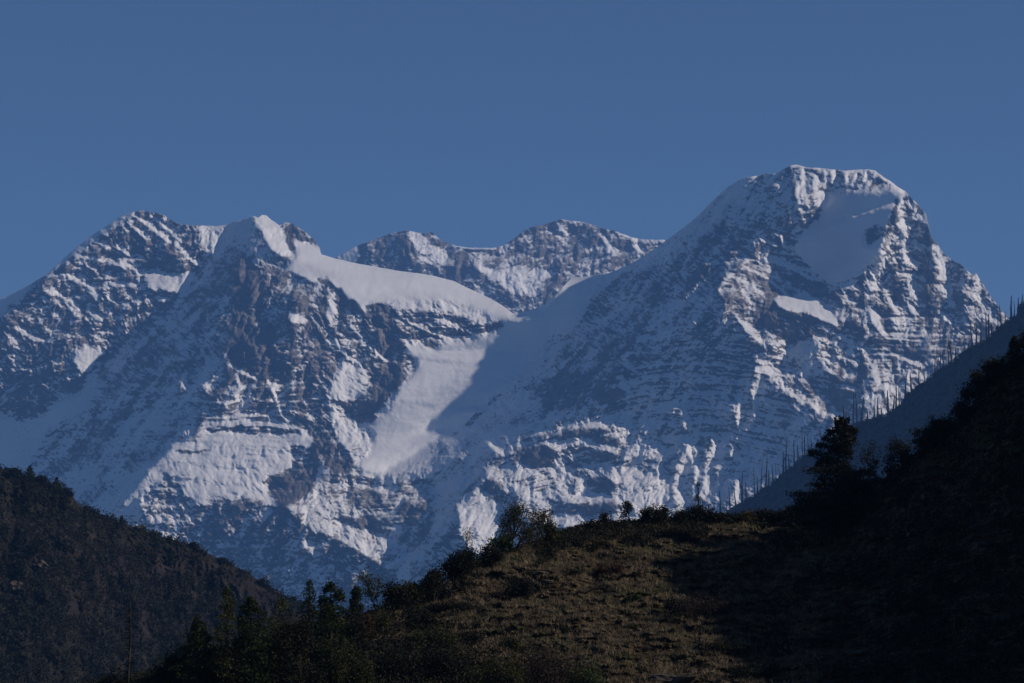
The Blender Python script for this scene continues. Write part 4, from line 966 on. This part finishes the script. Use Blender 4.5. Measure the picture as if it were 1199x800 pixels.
# ------------------------------------------------------------------ foreground hillside: trees and shrubs one by one
def put(u, v): return g_f(u, v)
def S_(p, px): return px*p.y/3400.0*1.02
FG = [
 # kind, u, v(base), height px, width px, material, label, options
 ('dead', 150, 812, 104, 40, 'bark', 'leafless dead conifer with short bare branches, at the lower left', {}),
 ('c', 230, 822, 98, 74, 'conifer', 'dense green conifer just right of the leafless dead conifer', dict(n=9500)),
 ('l', 266, 812, 120, 74, 'larch', 'ragged larch with long branches reaching left, tallest of the lower left trees', dict(gappy=.6, droop=.05)),
 ('c', 292, 822, 118, 104, 'conifer', 'broad dark conifer beside the ragged larch', dict(n=13000, power=.75)),
 ('l', 330, 816, 112, 96, 'larch', 'loose yellowish green larch between two dark conifers', dict(gappy=.5, n=4200)),
 ('c', 361, 760, 78, 44, 'conifer', 'slim spiky fir whose tip stands against the blue valley', dict(gappy=.45, n=2600)),
 ('c', 388, 812, 128, 92, 'conifer', 'tall full conifer left of the rust coloured bush', dict(n=13000, power=.7)),
 ('c', 417, 722, 34, 12, 'conifer', 'narrow columnar tree right of the tall full conifer', dict(n=1500, power=.35)),
 ('b', 441, 716, 50, 36, 'larch', 'airy thin leaved tree standing against the blue valley', dict(n=1100, leaf=.2, cover_=.6)),
 ('b', 466, 716, 36, 30, 'dark_leaf', 'dark round bushy tree right of the airy thin leaved tree', dict(n=4200, cover_=1, stems=4)),
 ('b', 482, 712, 30, 26, 'olive_leaf', 'olive bushy tree on the lower crest before the slope steepens', dict(n=2800, cover_=1, stems=4)),
 ('b', 510, 706, 42, 32, 'dark_leaf', 'dark rounded tree where the grassy crest begins to steepen', dict(n=4800, cover_=1, stems=4)),
 ('b', 500, 676, 18, 14, 'brown_twig', 'twiggy bare bush peeping above the dark rounded tree', dict(n=500, leaf=.16)),
 ('b', 543, 692, 50, 44, 'dark_leaf', 'largest black green bush on the steep part of the crest', dict(n=8000, cover_=1, stems=5)),
 ('b', 541, 664, 52, 22, 'olive_leaf', 'thin sapling rising out of the largest crest bush', dict(n=420, leaf=.17, cover_=.4, stems=1)),
 ('b', 572, 662, 24, 30, 'dark_leaf', 'dark bush at the left foot of the spreading crest tree', dict(n=3000, cover_=1, stems=4)),
 ('b', 598, 646, 70, 66, 'olive_leaf', 'large spreading open crowned tree on the grassy crest', dict(n=2300, leaf=.19, cover_=.28, stems=5, levels=5, spread=.8, clump=.3)),
 ('b', 586, 650, 26, 24, 'green_leaf', 'leafy green bush around the trunk of the spreading crest tree', dict(n=1900, cover_=1, stems=4)),
 ('b', 634, 640, 54, 34, 'olive_leaf', 'second open crowned tree right of the spreading crest tree', dict(n=1500, leaf=.19, cover_=.3, stems=3, levels=5, clump=.3)),
 ('b', 646, 634, 26, 22, 'olive_leaf', 'small rounded tree at the right end of the crest tree row', dict(n=1500, cover_=.9, stems=3)),
 ('b', 694, 620, 12, 24, 'dark_leaf', 'low wide bush on the crest right of the tree row', dict(n=1200, cover_=1, stems=4)),
 ('b', 709, 617, 17, 10, 'dark_leaf', 'narrow upright bush on the crest left of the parasol tree', dict(n=800, cover_=1, stems=3)),
 ('b', 738, 615, 28, 22, 'dark_leaf', 'little parasol shaped tree with a flat top on the crest', dict(n=800, leaf=.2, stems=1, cover_=.9, clump=.2, flat=1)),
 ('b', 760, 613, 20, 18, 'dark_leaf', 'round bush on the crest right of the parasol tree', dict(n=1500, cover_=1, stems=4)),
 ('b', 774, 613, 22, 22, 'dark_leaf', 'taller bush two bushes right of the parasol tree', dict(n=1700, cover_=1, stems=4)),
 ('b', 797, 611, 14, 18, 'dark_leaf', 'small dark bush left of the slender crest fir', dict(n=1300, cover_=1, stems=4)),
 ('c', 818, 612, 47, 18, 'conifer', 'slender fir with a pointed tip rising from crest bushes', dict(n=650, gappy=.7, power=1.1)),
 ('b', 818, 612, 22, 42, 'dark_leaf', 'wide dark bush at the foot of the slender crest fir', dict(n=3400, cover_=1, stems=5)),
 ('b', 845, 612, 14, 24, 'dark_leaf', 'dark low bush just right of the slender crest fir', dict(n=1500, cover_=1, stems=4)),
 ('b', 860, 611, 11, 20, 'dark_leaf', 'flat dark bush left of the yellow tipped bush', dict(n=1200, cover_=1, stems=4)),
 ('b', 876, 611, 14, 18, 'yellow_leaf', 'yellow tipped bush on the dark end of the crest', dict(n=900, cover_=1, stems=4)),
 ('b', 895, 610, 14, 26, 'dark_leaf', 'dark bush right of the yellow tipped bush', dict(n=1700, cover_=1, stems=4)),
 ('b', 915, 610, 13, 22, 'dark_leaf', 'dark bush in the saddle left of the big conifer', dict(n=1500, cover_=1, stems=4)),
 ('b', 934, 608, 16, 22, 'dark_leaf', 'dark bush touching the left side of the big conifer', dict(n=1500, cover_=1, stems=4)),
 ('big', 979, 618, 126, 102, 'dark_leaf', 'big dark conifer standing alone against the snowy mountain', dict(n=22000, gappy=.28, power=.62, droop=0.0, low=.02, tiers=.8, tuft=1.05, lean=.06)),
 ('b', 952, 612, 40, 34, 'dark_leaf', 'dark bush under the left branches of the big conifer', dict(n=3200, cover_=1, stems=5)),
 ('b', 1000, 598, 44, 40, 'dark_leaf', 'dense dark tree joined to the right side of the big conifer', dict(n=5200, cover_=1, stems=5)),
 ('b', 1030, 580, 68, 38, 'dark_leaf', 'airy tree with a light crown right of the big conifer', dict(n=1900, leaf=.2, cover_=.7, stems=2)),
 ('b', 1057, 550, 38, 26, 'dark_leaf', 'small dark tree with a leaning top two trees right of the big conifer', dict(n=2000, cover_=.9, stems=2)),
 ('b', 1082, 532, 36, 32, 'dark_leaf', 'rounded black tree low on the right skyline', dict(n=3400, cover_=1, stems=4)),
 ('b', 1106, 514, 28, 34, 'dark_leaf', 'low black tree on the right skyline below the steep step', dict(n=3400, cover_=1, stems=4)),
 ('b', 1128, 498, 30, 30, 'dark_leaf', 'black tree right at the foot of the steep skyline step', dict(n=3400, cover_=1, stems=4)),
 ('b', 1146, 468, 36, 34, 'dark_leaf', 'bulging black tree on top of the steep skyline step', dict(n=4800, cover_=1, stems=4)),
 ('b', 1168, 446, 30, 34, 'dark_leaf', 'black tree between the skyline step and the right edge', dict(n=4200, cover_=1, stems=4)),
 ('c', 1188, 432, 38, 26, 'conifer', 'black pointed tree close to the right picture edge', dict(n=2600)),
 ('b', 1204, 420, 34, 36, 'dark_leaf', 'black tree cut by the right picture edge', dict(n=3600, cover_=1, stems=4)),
 ('b', 210, 822, 62, 50, 'dark_leaf', 'dark rounded tree filling the gap left of the dense green conifer', dict(n=5200, cover_=1, stems=4)),
 ('b', 258, 826, 74, 50, 'olive_leaf', 'dull olive tree in front of the ragged larch', dict(n=5200, cover_=1, stems=4)),
 ('b', 350, 816, 92, 54, 'dark_leaf', 'dark bushy tree between the yellowish larch and the tall full conifer', dict(n=6500, cover_=1, stems=4)),
 ('b', 410, 780, 66, 44, 'dark_leaf', 'dark bushy tree overlapping the right side of the tall full conifer', dict(n=5500, cover_=1, stems=4)),
 ('b', 318, 822, 84, 44, 'olive_leaf', 'olive round topped tree at the right foot of the broad dark conifer', dict(n=5200, cover_=1, stems=4)),
 # on the slope
 ('s', 608, 700, 34, 38, 'dark_leaf', 'large dark shrub in the hollow of the grassy slope', dict(n=3600)),
 ('s', 624, 694, 16, 20, 'dark_leaf', 'small dark shrub against the right side of the large hollow shrub', dict(n=1200)),
 ('s', 586, 702, 12, 24, 'brown_twig', 'flat brown shrub left of the large hollow shrub', dict(n=1100)),
 ('s', 528, 716, 14, 60, 'dark_leaf', 'long low dark shrub across the left flank of the grassy slope', dict(n=3000, lumps=12)),
 ('s', 715, 672, 18, 34, 'rust_leaf', 'reddish brown shrub high on the grassy slope', dict(n=1700)),
 ('s', 668, 674, 10, 28, 'dark_leaf', 'low dark shrub left of the reddish brown shrub', dict(n=1300)),
 ('s', 825, 722, 32, 72, 'brown_twig', 'wide grey brown twiggy shrub at the shade edge of the slope', dict(n=5200, lumps=12, leaf=.17)),
 ('s', 792, 714, 18, 28, 'dark_leaf', 'dark shrub tucked under the left end of the twiggy shrub', dict(n=1500)),
 ('b', 886, 674, 24, 8, 'green_leaf', 'bright green slender young tree alone in the shaded slope', dict(n=420, stems=1, leaf=.16, clump=.16)),
 ('s', 820, 684, 10, 16, 'green_leaf', 'small green shrub above the wide twiggy shrub', dict(n=600)),
 ('s', 742, 702, 8, 14, 'green_leaf', 'tiny green shrub in the middle of the grassy slope', dict(n=500)),
 ('s', 424, 752, 40, 36, 'rust_leaf', 'rust coloured bush right of the tall full conifer', dict(n=3600)),
 ('s', 450, 742, 30, 40, 'olive_leaf', 'olive bush above the rust coloured bush', dict(n=3200)),
 ('s', 486, 738, 34, 48, 'dark_leaf', 'broad dark bush below the lower crest', dict(n=4200)),
 ('s', 410, 812, 64, 60, 'olive_leaf', 'tall olive bush at the bottom under the tall full conifer', dict(n=6200)),
 ('s', 460, 800, 52, 66, 'dark_leaf', 'wide dark bush at the bottom below the rust coloured bush', dict(n=6200)),
 ('s', 520, 800, 62, 70, 'dark_leaf', 'tall black green bush near the bottom, left of the grass', dict(n=7200)),
 ('s', 508, 758, 34, 54, 'olive_leaf', 'rounded olive bush at the left foot of the grassy slope', dict(n=4200)),
 ('s', 575, 815, 60, 74, 'olive_leaf', 'large olive bush at the bottom edge under the grassy slope', dict(n=7200)),
 ('s', 640, 812, 74, 84, 'brown_twig', 'tangled brown thicket at the bottom of the grassy slope', dict(n=7200, leaf=.17, lumps=12)),
 ('s', 690, 815, 46, 56, 'green_leaf', 'green bush at the bottom right of the brown thicket', dict(n=3400)),
 ('s', 605, 762, 22, 40, 'olive_leaf', 'low olive shrub above the brown thicket', dict(n=1900)),
 ('s', 548, 752, 16, 40, 'dark_leaf', 'low dark shrub on the left side of the grassy slope', dict(n=1900)),
 ('s', 655, 742, 12, 26, 'dark_leaf', 'small dark shrub in the lower grassy slope', dict(n=1100)),
 ('s', 888, 795, 22, 70, 'dark_leaf', 'black shrub at the bottom where the grass ends in shade', dict(n=3200)),
 ('s', 845, 762, 14, 60, 'dark_leaf', 'dark shrub below the sunlit patch at the shade edge', dict(n=2200)),
 ('s', 190, 822, 66, 62, 'conifer', 'dark green bush filling the corner below the leafless dead conifer', dict(n=6000)),
 ('s', 135, 822, 40, 50, 'dark_leaf', 'dark bush left of the leafless dead conifer', dict(n=4000)),
 ('s', 348, 822, 60, 60, 'dark_leaf', 'black bush at the bottom between the two large conifers', dict(n=5500)),
]
for i, (kind, u, v, hp, wp, mat, lab, op) in enumerate(FG):
    p = put(u, v); Hm, Wm = S_(p, hp), S_(p, wp); op = dict(op); sd_ = 500+i*13
    if kind in ('c', 'l', 'big'):
        nm = {'c': 'conifer_tree', 'l': 'larch_tree', 'big': 'conifer_tree'}[kind]
        conifer(nm, p, Hm, Wm, lab, mat=mat, seed=sd_, leaf=.24 if kind != 'big' else .30, **op)
    elif kind == 'b':
        op.pop('flat', None)
        broadleaf('sapling' if 'sapling' in lab or 'young' in lab else ('bush' if 'bush' in lab else 'broadleaf_tree'), p, Hm, Wm, lab, 'bush' if 'bush' in lab and 'tree,' not in lab and 'bushy' not in lab else 'tree', mat=mat, seed=sd_, **op)
    elif kind == 's':
        shrub('shrub', p, Hm, Wm, lab, 'shrub', mat=mat, seed=sd_, **op)
    else:
        rng = np.random.default_rng(sd_); o = root('dead_tree', p, lab, 'dead tree')
        T = snag_mesh(Hm, rng, False, 0, .01, .17); T.build('trunk', 'charred', o)
        for b in range(34):
            t = .22 + .76*b/34; a = b*2.4+rng.normal(0, .3); L_ = (Wm*.55)*(1-t)**.6*rng.uniform(.5, 1.2)
            q = np.array([.01*t*Hm, 0, t*Hm]); dv = np.array([math.cos(a), math.sin(a), 0])
            B_acc = Acc(); B_acc.add(*tube([q, q+dv*L_*.5+[0, 0, .05], q+dv*L_+[0, 0, -.12*L_+.1]], [.06, .04, .015], 4))
            for s in range(3):
                w = rng.uniform(.4, .95); e = q+dv*L_*w; B_acc.add(*tube([e, e+np.array([rng.normal(0, .2), rng.normal(0, .2), rng.uniform(-.35, .25)])], [.025, .012], 3))
            B_acc.build('branch', 'charred', o)

# stones and a fallen branch on the grass
for i, (u, v, s) in enumerate([(596,676,.5),(640,716,.45),(700,742,.4),(662,700,.35),(760,742,.4),(728,690,.35),(566,726,.4),(634,672,.55),(640,682,.6),(780,700,.3),(690,776,.4),(748,778,.4)]):
    rock('stone', g_f(u, v), (s*1.5, s, s*.8), 'small weathered stone half sunk in the dry grass of the slope', 20+i, 'stones strewn over the grassy slope')
rock('outcrop', g_f(788, 800), (2.6, 1.6, 1.3), 'low rocky outcrop at the bottom edge of the grassy slope', 9)
rock('outcrop', g_f(622, 690), (.9, .8, 1.1), 'pale broken rock beside the large dark shrub in the hollow', 11)
p = g_f(662, 700); A = Acc()
A.add(*tube([(-1.6, -.4, -.1), (-1.0, -.4, .5), (-.3, -.4, .3), (.6, -.4, .75), (1.5, -.4, .9), (2.4, -.4, .7)], [.13, .15, .14, .12, .09, .05], 7))
A.add(*tube([(.6, -.4, .75), (1.0, -.3, 1.2), (1.2, -.3, 1.5)], [.07, .05, .02], 5))
o = A.build('fallen_branch', 'bark'); o.location = g_f(688, 698); tag(o, 'crooked dark fallen branch lying in the middle of the grassy slope', 'branch')

# low shrubs scattered over the grass
rng = np.random.default_rng(77); k_ = 0
while k_ < 30:
    u = rng.uniform(520, 850); v = rng.uniform(650, 790)
    if v < np.interp(u, TFU, TFV)+18 or (u < 560 and v > 740) or (abs(u-610) < 26 and v < 706): continue
    p = g_f(u, v); w_ = S_(p, rng.uniform(6, 17)); mm = ['dark_leaf', 'dark_leaf', 'brown_twig', 'olive_leaf'][k_ % 4]
    A = Acc(); A.add(*shrub_mesh(w_*rng.uniform(.35, .7), w_, rng, 420, .17, 5))
    o = A.build('low_shrub', mm, smooth=False); o.location = p
    tag(o, 'small low shrub dotted on the open grassy slope between the larger shrubs', 'shrub', 'low shrubs dotted over the grassy slope'); k_ += 1
# pale rocks in the scrub of the left hillside
for i, (u, v, s, lb) in enumerate([(47, 664, (7, 4, 5), 'pale rock face right of the round dark tree on the left hillside'), (22, 652, (6, 4, 4), 'pale rock face left of the round dark tree on the left hillside'), (20, 690, (6, 4, 7), 'tall pale rock face lower on the left hillside')]):
    rock('rock_face', g_l(u, v), s, lb, 40+i)

# dry grass on the spur
rng = np.random.default_rng(33); K = 42000
uu = rng.uniform(430, 960, K); vt = np.interp(uu, TFU, TFV); vv = vt + (848-vt)*rng.random(K)
ok = (fbm(uu/18, vv/7, 3, .6, 81)+.10*fbm(uu/60, vv/30, 2, .6, 82) > -.12); uu, vv = uu[ok], vv[ok]
J = np.clip(np.rint(uu+89), 0, P_f.shape[1]-1).astype(int); I = np.clip((vv-V_f[0, J])/(850-V_f[0, J])*299, 0, 299).astype(int); B = P_f[I, J]
n = len(B); m = 4; hh = rng.uniform(.12, .42, (n, m)); a = rng.uniform(0, 6.28, (n, m)); off = rng.normal(0, .18, (n, m, 2))
b0 = B[:, None, :]+np.concatenate([off, np.full((n, m, 1), -.03)], -1)
wd = np.stack([np.cos(a), np.sin(a), 0*a], -1)*rng.uniform(.02, .055, (n, m, 1)); tipv = np.stack([rng.normal(0, .5, (n, m)), rng.normal(0, .5, (n, m)), np.ones((n, m))], -1)*hh[..., None]
v4 = np.stack([b0-wd, b0+wd, b0+tipv+wd*.25, b0+tipv-wd*.25], 2).reshape(-1, 3)
tag(mesh_np('grass', v4, np.arange(len(v4)).reshape(-1, 4), 'grass', smooth=False), kind='stuff')

# dark undergrowth on the shaded slope, and under the lower-left trees
def undergrowth(name, K, ulo, uhi, keep, mat, size, leaf, m, seed):
    rng = np.random.default_rng(seed)
    uu = rng.uniform(ulo, uhi, K); vt = np.interp(uu, TFU, TFV); vv = vt + (849-vt)*rng.random(K)
    ok = keep(uu, vv, vt, rng); uu, vv = uu[ok], vv[ok]
    J = np.array([int(round(u+89)) if u < 1229 else 1319+int((u-1230)/5) for u in uu]); J = np.clip(J, 0, P_f.shape[1]-1)
    I = np.clip((vv-V_f[0, J])/(850-V_f[0, J])*299, 0, 299).astype(int); B = P_f[I, J]
    sz = rng.uniform(size[0], size[1], len(B)); d = rng.standard_normal((len(B), m, 3)); d /= np.linalg.norm(d, axis=2, keepdims=True); d *= rng.random((len(B), m, 1))**.35
    c = B[:, None, :]+d*sz[:, None, None]*np.array([.6, .6, .5]); c[..., 2] += sz[:, None]*.4
    A = Acc(); A.add(*leaves(c.reshape(-1, 3), leaf, rng, .1, .65)); return tag(A.build(name, mat, smooth=False), kind='stuff')
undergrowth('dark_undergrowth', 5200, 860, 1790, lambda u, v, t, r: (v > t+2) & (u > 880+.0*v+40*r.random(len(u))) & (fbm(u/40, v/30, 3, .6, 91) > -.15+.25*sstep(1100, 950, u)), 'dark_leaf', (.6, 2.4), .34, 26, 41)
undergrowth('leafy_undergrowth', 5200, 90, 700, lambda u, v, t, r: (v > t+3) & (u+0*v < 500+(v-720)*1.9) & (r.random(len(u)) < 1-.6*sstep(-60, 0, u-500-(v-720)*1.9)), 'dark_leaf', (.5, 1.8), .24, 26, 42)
undergrowth('crest_shade_scrub', 30000, 628, 830, lambda u, v, t, r: (v < t+27+5*np.sin(u/9)) & (v > t+.5), 'dark_leaf', (.25, .6), .17, 14, 46)  # dense dark leaves added to imitate the shaded band under the crest
undergrowth('low_scrub_and_crest_shade', 1500, 520, 900, lambda u, v, t, r: ((fbm(u/26, v/10, 3, .6, 95) > .20) & (v > t+6)) | ((v < t+26) & (v > t+1) & (u > 635) & (r.random(len(u)) < .9)), 'dark_leaf', (.25, .7), .17, 18, 43)  # scattered scrub, plus dark clumps imitating shade just below the crest
